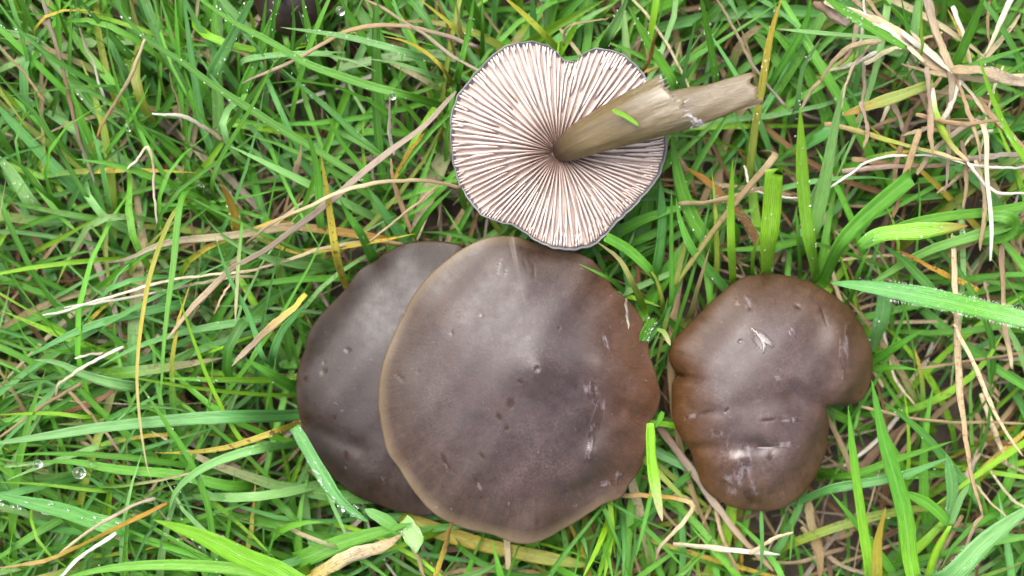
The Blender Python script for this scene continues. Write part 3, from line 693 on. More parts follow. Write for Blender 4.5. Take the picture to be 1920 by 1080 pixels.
H('g', 19, [(1340,150),(1328,70),(1312,-14)], 24, 46)
H('g>e>y', 17, [(1402,335),(1415,240),(1430,150),(1445,65),(1468,-12)], 20, 42, 'tall blade yellow toward its top, rising past the stem end', spot=.25)
H('k>t', 8, [(1475,200),(1420,130),(1380,60),(1340,-8)], 24, 36, tube=.6)
H('s>w>s', 15, [(1545,2),(1610,28),(1668,58),(1735,118)], 41, 43, 'bleached broad straw lying along the thick cream straw', tube=.35)
H('w>s', 13, [(1690,60),(1745,100),(1800,150),(1850,215)], 44, 40, 'bleached straw bent through the middle of the tangle', tube=.4)
H('s>t', 14, [(1920,140),(1850,150),(1760,140),(1690,120)], 43, 40, 'bleached leaf strip lying across the tangle', tube=.3)
H('s', 11, [(1620,120),(1680,90),(1740,85)], 40, 42, tube=.4)
H('w>t', 12, [(1800,150),(1775,215),(1745,240),(1690,255)], 42, 36, tube=.4)
H('s>t', 12, [(1830,300),(1845,380),(1838,470)], 38, 34, tube=.4)
# blades around the lobed cap
H('l', 32, [(1434,520),(1440,460),(1447,390),(1451,322)], 30, 52, 'broad bright lime blade cut off square at the top', cut=True, fold=.12, roll=.05)
H('l', 17, [(1372,540),(1371,470),(1370,400),(1374,298)], 30, 54, 'slim lime spike standing left of the square cut blade', roll=0)
H('g>l', 29, [(1527,525),(1518,460),(1510,400),(1503,320),(1500,198)], 28, 56, 'tall tapering bright green blade pointing straight up behind the lobed cap')
H('g>p', 25, [(1522,440),(1540,370),(1553,300),(1566,230),(1581,160)], 26, 52)
H('p', 15, [(1512,395),(1540,340),(1592,264)], 24, 42)
H('g', 29, [(1535,530),(1570,462),(1610,415),(1650,380),(1712,329)], 28, 46, 'broad slanting green blade with a ragged cut end', cut=True)
H('g>l>l>o', 31, [(1612,462),(1650,440),(1720,433),(1815,423)], 38, 46, 'folded broad light green leaf with a pinkish orange point', fold=.1, root=False)
H('g', 20, [(1950,378),(1870,396),(1780,405),(1690,424),(1610,462)], 30, 40, root=False)
H('g', 22, [(1895,418),(1840,438),(1740,470),(1660,515),(1600,560)], 34, 26)
H('g', 26, [(1850,404,36),(1890,408,38),(1899,424,35),(1885,442,32),(1840,448,28)], label='green ribbon leaf looping back on itself', root=False, cut=True)
H('y>o', 14, [(1836,545),(1800,525),(1740,500),(1680,468)], 26, 32, 'yellow leaf dotted with brown spots under the folded leaf', spot=.9, root=False)
FUZZ = H('p>g>b>b', 36, [(1960,608),(1840,580),(1760,562),(1640,540),(1556,530)], 44, 38, 'long fuzzy pale blade fringed with fine white hairs', root=False, fold=.15)
H('b>d', 21, [(1750,552),(1720,515),(1690,485),(1650,455)], 30, 36)
H('g', 13, [(1588,570),(1610,510),(1632,462)], 32, 46)
H('p>b', 27, [(1632,648),(1650,605),(1658,565),(1656,530)], 22, 32, cut=True)
H('g', 23, [(1628,678),(1680,648),(1732,617)], 22, 32)
H('g', 14, [(1622,693),(1680,689),(1726,694)], 22, 30)
H('e>l>g>g', 31, [(1712,1100),(1704,1040),(1697,970),(1680,903),(1660,837),(1645,770),(1634,712)], 30, 46, 'large green blade with a yellow foot rising past the lobed cap', spot=.1)
H('e>l>g', 21, [(1630,1090),(1617,987),(1604,890),(1597,830),(1590,760)], 30, 44, 'lime blade with a tan foot under the notch of the lobed cap')
H('b', 21, [(1492,938),(1560,915),(1640,902),(1700,888),(1788,855)], 26, 40, 'bluish blade lying level from under the lobed cap')
H('b>d', 19, [(1835,940),(1793,887),(1727,810),(1655,752)], 22, 34)
H('g', 15, [(1600,890),(1693,857),(1790,826)], 20, 34)
H('g', 17, [(1690,1095),(1677,1078),(1610,987),(1556,922)], 22, 32)
H('g>y', 21, [(1640,1095),(1645,1015),(1661,951)], 34, 50, 'short leaf with a reddish edge standing before the large blade')
H('b>p', 40, [(1770,1085),(1850,1010),(1960,930)], 40, 48, 'very broad hairy bluish blade beside the lime shoot')
H('l', 19, [(1730,1100),(1755,1035),(1782,985)], 26, 34, name='grass_shoot', tube=.7, label='thick lime shoot where several blades branch out')
H('g', 22, [(1782,985),(1740,945),(1690,920)], 30, 34, root=False)
H('b', 24, [(1775,980),(1785,920),(1775,850)], 26, 30, root=False)
H('p', 14, [(1782,985),(1800,935),(1818,908)], 32, 38, root=False)
H('s>t', 15, [(1786,440),(1790,560),(1795,680),(1800,780),(1816,880),(1842,965)], 30, 40, 'speckled pale straw, the thicker arm of the fork', tube=.5, spot=.45)
H('s', 10, [(1788,606),(1830,690),(1870,780),(1918,855)], 38, 40, 'speckled pale straw, the thinner arm of the fork', tube=.6, spot=.5)
H('t>k', 9, [(1842,965),(1822,1000),(1790,1078)], 38, 36, tube=.6)
H('m>t>s', 14, [(1878,460),(1880,540),(1886,610),(1898,692)], 32, 34, tube=.4)
H('t', 7, [(1725,692),(1830,675),(1930,658)], 26, 28, tube=.6)
H('t', 8, [(1615,762),(1740,788),(1930,795)], 20, 26, tube=.6)
H('m>k>t', 20, [(1225,785),(1290,870),(1340,940),(1390,1010),(1450,1070)], 16, 24, 'thick grey brown dead stalk between the two caps', tube=.6)
H('s>w', 13, [(1262,1020),(1350,1032),(1462,1040)], 27, 28, 'pale cream straw lying in the dark litter', tube=.45)
H('s', 9, [(1405,1038),(1450,1010),(1488,998)], 28, 32, tube=.5)
H('b', 9, [(1427,958),(1428,1020),(1426,1072)], 24, 38, root=False)
H('t>r', 26, [(1514,940),(1530,1010),(1537,1090)], 14, 20)
H('g', 6, [(1490,950),(1485,1000),(1481,1054)], 20, 30, root=False)
H('t>o>s>t', 11, [(1160,930,24),(1230,930,28),(1286,940,31),(1298,958,31),(1262,1000,29),(1237,1028,28),(1230,1052,26)], label='curled tan leaf bent back beside the dead stalk', tube=.35)
H('l>l>s', 21, [(1218,793),(1220,860),(1230,920),(1242,978)], 42, 40, 'folded lime leaf with a tan tip hanging beside the largest cap', root=False, fold=.5)
H('g', 11, [(1243,772),(1236,788),(1227,802)], 36, 42, root=False)
for q, (x0, y0, x1, y1, c, w) in enumerate([(1150,950,1092,1085,'l',14),(1148,942,1132,1090,'l',15),(1120,985,1150,1090,'g',13),(1155,950,1120,1075,'g',12),(1080,985,1102,1045,'b',15),(1165,960,1168,1085,'b',11),(1140,1000,1120,1088,'l',15),(1110,960,1135,990,'g',14),(1085,1000,1075,1090,'g',9),(1160,1010,1150,1090,'b',10)]):
    H(c, w, [(x0, y0), ((x0 + x1) / 2 + 4, (y0 + y1) / 2), (x1, y1)], 22 + q % 3 * 2, 34 + q % 4 * 2, None if False else f"{'narrow' if w < 13 else 'wider'} {CN[c]} blade in the small clump below the largest cap{' leaning outward' if abs(x1 - x0) > 24 else ''}")
H('g', 10, [(1222,915),(1207,987),(1191,1049)], 26, 36)
H('g', 12, [(1165,955),(1220,1000),(1285,1068)], 18, 24)
H('e>y>e', 31, [(770,975),(870,1010),(970,1035),(1100,1060)], 17, 20, 'broad olive yellow blade lying along under the largest cap', spot=.3, both=True)
H('y>s>t', 34, [(560,1095),(640,1050),(720,1020),(755,1000)], 30, 36, 'broad yellow and tan dying leaf at the foot of the caps', spot=.35, root=False)
H('g', 34, [(560,1050),(640,1018),(700,1000),(775,980)], 28, 36)
H('g>p', 24, [(752,1000),(725,978),(684,954)], 34, 36, root=False)
H('p>p', 36, [(756,975),(772,1000),(790,1022)], 33, 37, 'crumpled pale leaf scrap at the foot of the overlapping caps', root=False, cut=True)
H('l', 18, [(838,985),(770,1015),(706,1040)], 26, 34)
H('y>r', 13, [(815,1085),(835,1030),(850,972)], 34, 48, 'brown tipped yellow spear leaning against the largest cap', spot=.7)
H('t', 10, [(772,1015),(785,1050),(800,1090)], 32, 30, tube=.4)
DEWY = H('b>b', 27, [(553,800),(575,838),(602,884),(640,938),(692,980)], 30, 34, 'dew beaded bluish blade lying over the edge of the dark cap', root=False)
H('l>y>y>y', 13, [(566,790),(520,808),(480,822),(420,840),(350,848),(291,849)], 34, 40, 'curved yellow leaf with black flecks reaching the dark cap', spot=.9)
H('b>b>p', 24, [(562,777),(450,781),(350,786),(200,800),(100,815),(-40,836)], 36, 46, 'long straight bluish blade running level to the dark cap')
H('g>p', 19, [(570,828),(500,838),(450,850),(400,868),(362,890),(330,922),(315,965)], 34, 38, 'arched light green blade bending over in a hoop', arch=9)
H('g>l', 46, [(590,1110),(520,1070),(460,1045),(380,1005),(288,974)], 44, 56, 'very broad bright blade in the foreground turf')
H('l>g', 23, [(540,1080),(440,1065),(320,1058),(200,1066),(100,1090)], 40, 46, 'lime blade lying level below the very broad blade')
H('g>b', 34, [(240,990),(180,978),(110,955),(-20,925)], 30, 38, 'broad dew dotted green blade with a blunt end')
H('g', 19, [(130,965),(60,1005),(-20,1058)], 24, 34)
H('k>s', 8, [(292,934),(240,955),(170,995),(113,1036)], 38, 42, tube=.5)
H('w', 9, [(218,998),(160,1040),(110,1085)], 42, 44, tube=.45)
H('o>y>t', 11, [(314,943),(220,990),(150,1025),(80,1050),(-10,1066)], 36, 38, 'long orange to tan leaf sweeping low through the foreground turf')
H('d>g', 13, [(414,1095),(400,1020),(390,950),(360,870),(310,790),(256,712)], 38, 48, 'long dark green blade crossing over the hoop')
H('g>e>y>s', 9, [(332,392),(290,490),(270,580),(258,690),(262,780),(275,870),(287,908)], 36, 46, 'long thin yellow green blade with a white needle tip')
H('g', 12, [(342,370),(325,500),(310,620),(303,720),(300,764)], 36, 48)
H('l', 9, [(464,836),(430,790),(395,720),(375,670),(350,600),(333,545)], 34, 50, 'bright lime needle blade leaning towards the parallel straws')
H('b', 11, [(494,670),(480,627),(460,577),(430,520),(402,440)], 34, 42)
H('g>s', 8, [(454,418),(447,500),(441,604)], 36, 40, root=False)
H('b', 18, [(320,574),(200,602),(130,628),(46,672)], 28, 36)
H('b', 15, [(490,598),(360,620),(260,650),(186,688)], 26, 36)
H('b>p', 26, [(245,722),(170,705),(110,680),(63,674)], 30, 36)
H('w>s', 8, [(232,649,33),(165,682,36),(135,704,38),(112,722,39),(105,742,37)], label='white straw ending in a small hook', tube=.5)
H('k>w', 6, [(195,660),(140,672)], 34, 35, tube=.5)
H('r>m', 15, [(105,778),(170,760),(222,728)], 22, 28)
H('l', 9, [(160,782),(100,775),(-15,778)], 30, 34)
H('l', 8, [(205,921),(80,908),(-15,903)], 28, 34)
H('t>k', 8, [(130,733),(180,790),(220,840),(247,874)], 30, 24, tube=.6)
H('t', 8, [(155,718),(80,762),(-10,828)], 28, 30, tube=.5)
H('g', 21, [(435,912),(330,890),(220,880),(140,866),(72,866)], 28, 38, 'drooping green blade with water drops hanging at its tip')
H('b', 14, [(258,950),(205,920),(150,884)], 24, 32)
H('l>g', 13, [(520,712),(400,712),(300,709)], 28, 34)
H('g', 23, [(560,728),(510,702),(457,671)], 26, 36)
H('b', 19, [(512,668),(528,622),(555,590),(579,564)], 30, 42)
H('y>t>k', 17, [(575,552),(530,595),(480,640),(434,687)], 32, 38, 'pinkish tan leaf with a yellow foot slanting towards the dark cap', root=False)
H('s>t', 6, [(440,522),(420,556),(401,590)], 34, 40)
H('g', 15, [(640,522),(540,526),(440,540)], 22, 28)
H('g', 21, [(706,495),(677,440),(650,398),(638,374)], 28, 42)
H('b', 24, [(768,462),(720,400),(690,353)], 20, 28)
H('g', 15, [(768,455),(800,400),(848,354)], 24, 36)
H('y>o', 10, [(738,338),(765,290),(797,248)], 28, 38, 'short yellow leaf with dark bars beside the grey straw', spot=.8)
H('t', 12, [(780,455),(760,410),(740,350),(733,298)], 18, 28, tube=.35)
H('w>k', 8, [(740,292),(733,250),(731,184)], 28, 42, tube=.4)
# uprooted dry tuft
H('t>s>s>t', 17, [(1800,145),(1740,115),(1700,75),(1650,45),(1585,18)], 40, 42, 'thick cream straw of the uprooted tuft', tube=.6)
H('k>m', 15, [(1590,46),(1560,28),(1525,5)], 38, 40, 'stubby grey broken stalk of the uprooted tuft', tube=.7)
H('k>s>k', 14, [(1735,-12),(1750,50),(1770,100),(1786,145),(1782,200)], 46, 40, 'pinkish upright straw of the uprooted tuft', tube=.5)
H('t>k', 17, [(1780,132),(1850,136),(1935,158)], 44, 46, 'tapering pinkish tan leaf sheath of the uprooted tuft', both=True)
H('s>w', 12, [(1700,58),(1730,85),(1770,120)], 42, 42, tube=.6)
H('s>t', 13, [(1655,74),(1600,85),(1570,110),(1538,152)], 40, 34, tube=.35)
H('t>k', 9, [(1540,150),(1525,170),(1500,205)], 34, 30, tube=.5)
H('e>e>o', 15, [(1750,155),(1690,178),(1640,195),(1578,217)], 42, 36, 'orange to green dying blade of the uprooted tuft', root=False)
H('k>t', 10, [(1738,125),(1743,200),(1750,295)], 44, 44, 'flat dry strip dangling from the uprooted tuft')
H('w>l>e>s', 11, [(1745,165),(1760,225),(1785,270),(1816,304)], 40, 40, 'pale shoot of the uprooted tuft ending at the white roots', root=False, tube=.7)
H('t>e>s', 12, [(1545,232),(1620,245),(1700,270),(1810,302)], 36, 40, 'yellowish straw joining the white roots', tube=.6)
H('w', 7, [(1814,303),(1838,335),(1868,358),(1935,362)], 41, 38, name='grass_root', label='longest white root curling off the uprooted tuft', tube=.9)
H('w', 6, [(1555,352),(1592,322),(1640,292),(1740,289),(1810,308)], 33, 40, name='grass_root', label='thin white root strung out beside the grey stalk', tube=.9)
H('w', 7, [(1816,308),(1870,312),(1935,311)], 40, 38, name='grass_root', label='straight white root of the uprooted tuft', tube=.9)
H('k>m', 12, [(1578,322),(1660,312),(1790,309)], 34, 35, 'grey weathered stalk lying by the roots', tube=.7)
H('k', 15, [(1808,299),(1860,295),(1935,288)], 34, 34, tube=.6)
H('t>s', 10, [(1790,140),(1815,205),(1832,260),(1838,305)], 42, 40, tube=.6)
H('e>s>w', 11, [(1842,235),(1850,330),(1859,420),(1857,489)], 42, 46, 'cream white peeled stem with a blunt end hanging by the folded leaf', tube=.6)
H('l', 9, [(1935,330),(1890,250),(1855,170),(1829,84)], 40, 54, 'slim lime needle past the uprooted tuft')
H('g', 9, [(1708,92),(1700,50),(1688,-12)], 40, 50)
H('l', 11, [(1725,105),(1726,50),(1728,-12)], 42, 54)
H('g', 19, [(1700,92),(1620,45),(1540,-8)], 46, 52, 'green blade lying over the thick cream straw', root=False)
H('p', 8, [(1655,72),(1540,62),(1455,54)], 42, 42, root=False)
H('g', 23, [(1786,125),(1817,60),(1848,-14)], 26, 42)
H('g', 13, [(1795,132),(1860,110),(1935,84)], 24, 32)
H('g', 19, [(1805,210),(1840,170),(1935,108)], 24, 34)
H('d>g', 17, [(1446,152),(1507,50),(1522,-14)], 20, 34)
H('b>p', 14, [(1493,200),(1505,130),(1540,70)], 22, 36)
H('r>r>o', 23, [(1432,480),(1395,412),(1340,350),(1288,314)], 18, 26, 'wide hairy brown dead leaf curling behind the lobed cap')
H('t>s>t>e', 14, [(1452,294),(1413,340),(1363,400),(1313,467),(1262,542)], 38, 26, 'long slanting tan straw behind the lobed cap', tube=.4, spot=.4)
H('t', 10, [(1272,382),(1360,372),(1436,350)], 30, 32, tube=.5)
H('g', 29, [(1332,462),(1300,410),(1275,340),(1258,250)], 24, 34)
H('b>g', 19, [(1362,546),(1300,470),(1275,410),(1268,372)], 26, 34)
H('g', 11, [(1258,566),(1258,480),(1259,355)], 28, 46)
H('d>b', 23, [(1230,505),(1241,420),(1238,335)], 18, 28)
H('l>l>e>t', 15, [(1208,582),(1185,530),(1160,485),(1118,453)], 34, 42, 'yellow green leaf with a dry twisted tip beside the largest cap')
H('g', 19, [(1222,512),(1180,470),(1138,445)], 30, 36, cut=True)
H('e', 11, [(1242,566),(1231,525),(1222,510)], 26, 31, name='grass_shoot', tube=.8)
H('g', 13, [(1202,585),(1175,552),(1140,522),(1086,495)], 38, 45, 'thin green blade reaching over the edge of the largest cap')
H('k>w', 6, [(1174,560),(1178,617)], 44, 40)
H('g', 22, [(1205,640),(1212,618),(1226,596)], 36, 42, root=False)
H('g', 12, [(1228,622),(1244,590),(1252,558)], 34, 46)
H('l>s', 10, [(1232,617),(1246,624),(1257,648)], 36, 36, root=False)
H('e>t', 12, [(1288,602),(1306,545),(1331,463)], 30, 44)
H('l', 12, [(1408,520),(1412,475),(1428,436)], 28, 42)
H('g', 12, [(1497,520),(1497,450),(1492,388)], 28, 42)
H('t', 9, [(1215,900),(1250,965),(1300,1010)], 12, 16, tube=.6)
H('w', 6, [(1395,310),(1404,345),(1420,360),(1490,372),(1520,360)], 26, 26, name='grass_root', label='thin white root coiled behind the square cut blade', tube=.9)
# more of the deep turf over the hidden cap
H('g', 20, [(455,175),(490,90),(530,-14)], 24, 40)
H('b', 24, [(400,140),(430,80),(480,-14)], 26, 42)
H('g', 13, [(528,40),(527,10),(528,-20)], 36, 46)
H('g', 17, [(600,130),(580,60),(565,-14)], 26, 38)
H('d', 13, [(505,110),(512,50),(518,-12)], 28, 42)
H('g', 17, [(700,100),(660,40),(632,-14)], 26, 38)
H('p', 12, [(460,112),(560,100),(650,98)], 30, 34)
for (x0, y0, x1, y1, c, w) in [(470,150,500,-10,'g',12),(545,120,548,-10,'d',10),(585,110,560,20,'b',14),(560,60,610,-10,'g',13),(480,80,455,-10,'l',9),(600,70,590,-12,'g',15),(500,70,560,10,'g',10)]:
    H(c, w, [(x0, y0), ((x0 + x1) / 2 + 5, (y0 + y1) / 2), (x1, y1)], 24, 36)
ra = random.Random(21)
for q in range(-14, 46):                       # loose dead straws caught in the thin turf past the lobed cap and around the tuft
    if q < 16: x0, y0 = ra.uniform(1560, 1900), ra.uniform(20, 330); z0 = ra.uniform(22, 36) if q >= 0 else ra.uniform(34, 42)
    elif q < 30: x0, y0 = ra.uniform(1640, 1910), ra.uniform(560, 1050); z0 = ra.uniform(14, 26)
    elif q < 40: x0, y0 = ra.uniform(1240, 1620), ra.uniform(930, 1070); z0 = ra.uniform(10, 20)
    else: x0, y0 = ra.uniform(1270, 1440), ra.uniform(330, 480); z0 = ra.uniform(12, 22)
    an = ra.uniform(0, math.pi); ln = ra.uniform(60, 190); bx, by = ra.uniform(-16, 16), ra.uniform(-16, 16)
    pts = [(x0 - math.cos(an) * ln / 2, y0 - math.sin(an) * ln / 2), (x0 + bx, y0 + by), (x0 + math.cos(an) * ln / 2, y0 + math.sin(an) * ln / 2)]
    W3 = [at(p[0], p[1], z0 * MM) for p in spline([np.array(p) for p in pts], 12)]
    if inside(np.array([p[0] for p in W3]), np.array([p[1] for p in W3]), np.array([p[2] for p in W3]), low=.010).any(): continue
    H(ra.choice(['t', 's>t', 'k>t', 't>r', 's', 'm>t', 'w>s', 't>k']), ra.uniform(6, 15), pts, z0, z0 + ra.uniform(-3, 3), tube=ra.choice([.3, .5, .6, None]), spot=ra.choice([0, .4]))
clip = H('l', 9, [(1148,206),(1172,218),(1198,236)], 53.5, 53.5, 'tiny green grass clipping stuck to the torn stem', root=False, both=True, name='grass_clipping')

# labels: a blade without its own words is named by the nearest thing that has them
STOP = set('crossing arching carrying leaning with bent rising fading hanging running touching in of beside by rising lying standing pointing under looping fringed dotted where branch curling strung coiled ending joining dangling hooked arched near behind past reaching bending sweeping dropping slanting stuck over cut at to below between before speckled'.split())
def alias(l):
    w = l.split(); out = []
    for q in w:
        if q.strip(',') in STOP and len(out) >= 3: break
        out.append(q.strip(','))
    return ' '.join(out[:5])
USED = set()
MARKS = [(mid, alias(l)) for (o, l, a, mid, c) in LABELS if l and 'small clump' not in l and 'of two' not in l and 'arm' not in l.split()]
MARKS += [((640, 700), 'dark flat cap'), ((960, 900), 'largest cap'), ((1430, 700), 'lobed cap'), ((1040, 200), 'upturned mushroom'), ((1340, 175), 'torn stem end'), ((530, 30), 'mostly hidden cap')]
for (o, l, a, mid, c) in LABELS:
    if not l:
        for near in sorted(MARKS, key=lambda m: math.dist(m[0], mid))[:4]:
            l = f'{a} next to the {near[1]}'
            if l not in USED and len(l.split()) <= 16: break
        l = ' '.join(l.split()[:16])
    USED.add(l)
    tag(o, l, c, ('straws ' if c == 'straw' else 'grass blades ') + near_phrase(*mid))

# ------------------------------------------------------------------ hairs and dew on a few blades
def hairs(o, P, ww, n, ln):
    v, f, cc = [], [], []
    for _ in range(n):
        i = random.randrange(1, int(len(P) * .72)); t = P[i + 1] - P[i]; t /= np.linalg.norm(t); s = np.cross(t, [0, 0, 1.]); s /= np.linalg.norm(s)
        e = random.choice((-1, 1)) * random.choice((1, 1, random.random())); b = P[i] + (P[i + 1] - P[i]) * random.random() + s * e * ww * .46 + np.array([0, 0, .0004])
        d = s * e * random.uniform(.2, 1) + t * random.uniform(-.5, .5) + np.array([0, 0, random.uniform(.1, .9)]); d *= ln * random.uniform(.4, 1) / np.linalg.norm(d)
        k = len(v); q = t * .00004; v += [b - q, b + q, b + np.array([0, 0, .00006]), b + d]; f += [(k, k + 1, k + 3), (k + 1, k + 2, k + 3), (k + 2, k, k + 3)]; cc += [(.75, .8, .68, 0)] * 4
    h = mesh('hairs', v, f, M_DRY, None, False, {'bcol': ('FLOAT_COLOR', cc)}, [(.2, .5)] * len(v)); h['kind'] = 'stuff'; adopt(h, o)
def ico():
    import bmesh
    bm = bmesh.new(); bmesh.ops.create_icosphere(bm, subdivisions=2, radius=1); v = np.array([x.co[:] for x in bm.verts]); f = [tuple(q.index for q in p.verts) for p in bm.faces]; bm.free(); return v, f
IV, IF = ico()
def dew(o, P, ww, n, r0, r1):
    v, f = [], []
    for _ in range(n):
        i = random.randrange(1, len(P) - 2); t = P[i + 1] - P[i]; t /= np.linalg.norm(t); s = np.cross(t, [0, 0, 1.]); s /= np.linalg.norm(s)
        e = random.uniform(-.8, .8) if random.random() < .5 else random.choice((-.85, .85)); c = P[i] + (P[i + 1] - P[i]) * random.random() + s * e * ww * .45 + np.array([0, 0, .0003 + abs(e) * ww * .12])
        r = random.uniform(r0, r1); k = len(v); v += list(c + IV * np.array([r, r, r * .75])); f += [tuple(a + k for a in q) for q in IF]
    d = mesh('dew', v, f, M_WATER); d['kind'] = 'stuff'; adopt(d, o)
for P, o, ww in HERO:
    lb = o['label']
    if o == FUZZ: hairs(o, P, ww, 380, .0009); dew(o, P, ww, 40, .00006, .00014)
    elif lb.startswith('very broad hairy'): hairs(o, P, ww, 260, .0009); dew(o, P, ww, 50, .00006, .00016)
    elif lb.startswith('wide hairy brown'): hairs(o, P, ww, 160, .0008)
    elif lb.startswith(('dew beaded', 'broad dew', 'broad pale dewy')): dew(o, P, ww, 46, .00016, .00042)
    elif o.name.startswith('grass_blade') and ww > .0016 and random.random() < .45: dew(o, P, ww, 26, .00009, .00024)
def drop(px, py, r, where):
    best, bp = 1e9, None
    for P, o, ww in HERO:
        if not o.name.startswith('grass_blade'): continue
        for p in P[3:]:
            X, Y = topx(p); d = math.hypot(X - px, Y - py)
            if d < best: best, bp = d, p
    z = bp[2] if best < 45 else .030
    c = at(px, py, z + r * MM * .7); c[:2] += (bp[:2] - c[:2]) * (.55 if best < 30 else .15)
    o = mesh('water_drop', IV2 * r * MM, IF2, M_WATER); o.location = tuple(c)
    tag(o, where, 'water drop', 'round water drops hanging in the grass')
import bmesh
_b = bmesh.new(); bmesh.ops.create_icosphere(_b, subdivisions=4, radius=1); IV2 = np.array([x.co[:] for x in _b.verts]); IV2[:, 2] *= .93
IF2 = [tuple(q.index for q in p.verts) for p in _b.faces]; _b.free()
for (x, y, r, w) in [(62,91,1.15,'round water drop on the broad pale dewy blade'),(283,102,1.4,'large water drop beside the slanting tan straw'),(248,238,1.15,'water drop above the hairpin straw'),(376,347,1.1,'clear water drop near the yellowing orange edged leaf'),
    (150,888,1.45,'large hanging drop on the drooping blade'),(72,874,1.0,'drop at the very tip of the drooping blade'),(625,22,1.1,'round drop between the hidden cap and the grey arched straw'),(523,160,1.0,'drop under the very long green blades'),(580,184,.8,'small drop in the shade near the dark hollow'),(740,193,.8,'small drop touching the long green blade near the gills'),
    (168,868,.9,'small drop beside the large hanging drop')]: drop(x, y, r, w)
bpy.context.view_layer.update()
puddle([(1408,613),(1420,616),(1436,622),(1446,632),(1453,640),(1457,650),(1450,655),(1445,648),(1440,656),(1436,664),(1431,664),(1433,652),(1430,642),(1424,632),(1416,622)], .0332, .0004, LOBE)

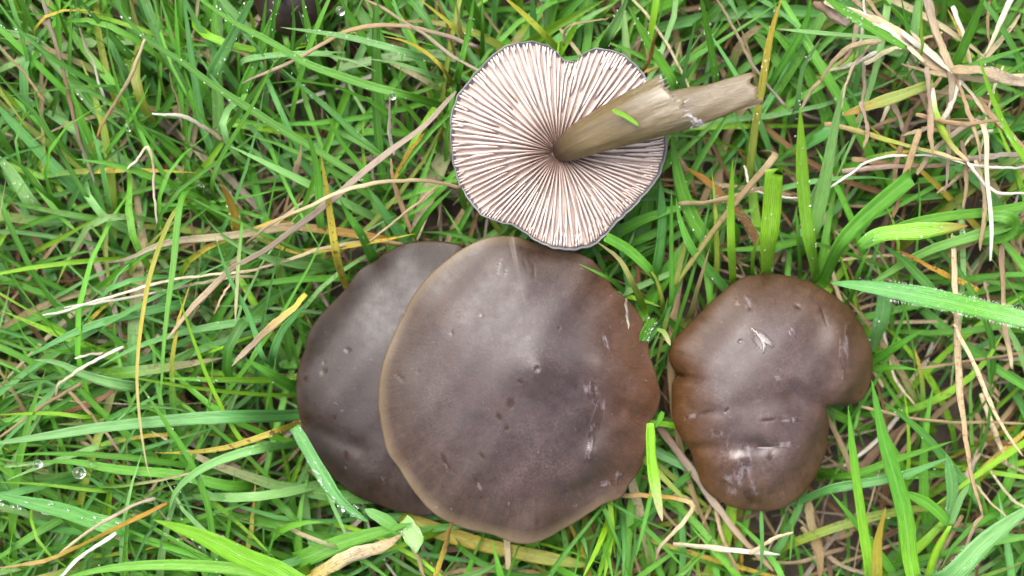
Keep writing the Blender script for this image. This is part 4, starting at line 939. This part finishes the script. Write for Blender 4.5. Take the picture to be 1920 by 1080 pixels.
# ------------------------------------------------------------------ the countless rest: turf, litter
HOLES = [(700,245,75,.75),(1300,905,110,.85),(1450,1035,130,.75),(1745,715,95,.6),(1640,240,80,.6),(830,440,60,.8),(1190,440,60,.7),(1330,520,90,.6),(1900,480,60,.3),(1560,1000,80,.5),(540,760,50,.5)]
def field(name, n, ext, mat, kind):
    X = rng.uniform(-ext[0], ext[0], n); Y = rng.uniform(-ext[1], ext[1], n)
    px, py = 960 + X * 7400, 540 - Y * 7400
    keep = np.ones(n)
    for (hx, hy, hr, k) in HOLES: keep *= 1 - k * np.exp(-((px - hx) ** 2 + (py - hy) ** 2) / hr ** 2)
    if kind == 'grass':
        dens = np.where(px > 1200, .50, 1.0); m = rng.random(n) < keep * dens
    else: m = np.ones(n, bool)
    X, Y, px, py = X[m], Y[m], px[m], py[m]; n = len(X)
    u = rng.random(n); N = lambda a, s: rng.normal(a, s, n)
    ang = np.where(u < .45, N(125, 28), np.where(u < .7, N(92, 20), N(0, 120)))
    lo = (px < 900) & (py > 450); ang = np.where(lo, np.where(u < .4, N(172, 28), np.where(u < .6, N(10, 30), np.where(u < .75, N(80, 25), N(0, 120)))), ang)
    rt = px >= 900; ang = np.where(rt, np.where(u < .42, N(82, 30), np.where(u < .62, N(20, 30), N(0, 120))), ang)
    S_ = 8
    if kind == 'grass':
        L = rng.gamma(5, .0095, n) + .018; Wd = (rng.gamma(5, .00030, n) + .0005) * np.where(px < 850, .76, 1.0); top = rng.uniform(.010, .033, n) * np.where(px < 850, 1.1, .92)
        t = np.linspace(0, 1, S_ + 1)[None]; bend = N(0, .9)[:, None]
        a = np.radians(ang)[:, None] + bend * (t - .3)
        dl = (L / S_)[:, None]; hor = dl * np.clip(.25 + 1.1 * t, 0, 1)
        x = X[:, None] + np.cumsum(np.cos(a) * hor, 1); y = Y[:, None] + np.cumsum(np.sin(a) * hor, 1)
        pk = rng.uniform(.45, 1.2, n)[:, None]; z = top[:, None] * np.sin(np.clip(t / pk, 0, 1.55) * math.pi / 2) - .001
        prof = np.interp(t[0], [0, .2, .6, .85, 1], [.55, .85, 1, .6, .04])[None]
    else:
        L = rng.gamma(3, .011, n) + .01; Wd = rng.gamma(3, .00025, n) + .0003; ang = N(0, 180)
        t = np.linspace(0, 1, S_ + 1)[None]; a = np.radians(ang)[:, None] + N(0, .8)[:, None] * t
        x = X[:, None] + np.cumsum(np.cos(a) * (L / S_)[:, None], 1); y = Y[:, None] + np.cumsum(np.sin(a) * (L / S_)[:, None], 1)
        zz = rng.uniform(.001, .016, n) ** 1.0; z = zz[:, None] + N(0, .0035)[:, None] * (t - .5) + .0008 * np.sin(t * 9 + u[:, None] * 6); z = np.maximum(z, .0006)
        prof = np.interp(t[0], [0, .1, .8, 1], [.7, 1, .9, .3])[None]
    bad = inside(x, y, z).any(1)
    x, y, z, Wd, a, u, px, py = x[~bad], y[~bad], z[~bad], Wd[~bad], a[~bad], u[~bad], px[~bad], py[~bad]; n = len(x)
    P = np.stack([x, y, z], -1); T = np.gradient(P, axis=1); T /= np.linalg.norm(T, axis=2, keepdims=True) + 1e-9
    sd = np.stack([-np.sin(a), np.cos(a), 0 * a], -1); sd = sd - T * (sd * T).sum(2, keepdims=True); sd /= np.linalg.norm(sd, axis=2, keepdims=True)
    up = np.cross(T, sd); r = (rng.normal(0, .55, n)[:, None] + rng.normal(0, .8, n)[:, None] * np.linspace(-.3, .7, S_ + 1)[None])[..., None]
    s2 = sd * np.cos(r) + up * np.sin(r); u2 = -sd * np.sin(r) + up * np.cos(r); w = (Wd[:, None] * prof)[..., None] / 2
    fd = rng.uniform(.2, .7, n)[:, None, None]
    V = np.stack([P - s2 * w + u2 * w * fd, P, P + s2 * w + u2 * w * fd], 2)      # n,S+1,3,3
    q = rng.random(n)
    if kind == 'grass':
        ks = np.array([PAL[k] for k in 'gdblpe']); ix = rng.choice(6, n, p=[.45, .20, .16, .09, .06, .04]); ix = np.where((px < 850) & (rng.random(n) < .16), np.where(rng.random(n) < .5, 2, 4), ix); base = ks[ix]
        tipk = np.array([PAL[k] for k in 'ytsl'])[rng.integers(0, 4, n)]
        c = np.repeat(base[:, None], S_ + 1, 1) * rng.uniform(.75, 1.2, (n, 1, 1)); c *= rng.uniform(.92, 1.08, (n, 1, 3))
        tip = (q < .16)[:, None] * np.clip((np.linspace(0, 1, S_ + 1)[None] - rng.uniform(.2, .9, n)[:, None]) * 5, 0, 1)
        c = c * (1 - tip[..., None]) + tipk[:, None] * tip[..., None]
    else:
        ks = np.array([PAL[k] for k in 'tsrkmw']); ix = rng.choice(6, n, p=[.32, .12, .24, .15, .15, .02]); c = np.repeat(ks[ix][:, None], S_ + 1, 1) * rng.uniform(.6, 1.1, (n, 1, 1))
    Cc = np.ones((n, S_ + 1, 3, 4)); Cc[..., :3] = c[:, :, None]; Cc[..., 3] = np.where(q < .25, .5, 0)[:, None, None]
    UV = np.zeros((n, S_ + 1, 3, 2)); UV[..., 0] = np.array([0, .5, 1])[None, None]; UV[..., 1] = (np.linspace(0, 6, S_ + 1)[None] + q[:, None] * 50)[..., None]
    k = (S_ + 1) * 3; b0 = (np.arange(n) * k)[:, None, None] + (np.arange(S_) * 3)[None, :, None] + np.arange(2)[None, None]
    F = np.stack([b0, b0 + 1, b0 + 4, b0 + 3], -1).reshape(-1, 4)
    return bigmesh(name, V.reshape(-1, 3), F, mat, {'bcol': Cc.reshape(-1, 4)}, UV.reshape(-1, 2))
tag(field('grass', 27000, (.42, .34), M_GRASS, 'grass'), 'dense wet green turf of countless tangled grass blades', 'grass', kind='stuff')
tag(field('dry_litter', 9000, (.42, .34), M_DRY, 'litter'), 'tangle of dead brown and tan grass litter on the soil', 'litter', kind='stuff')
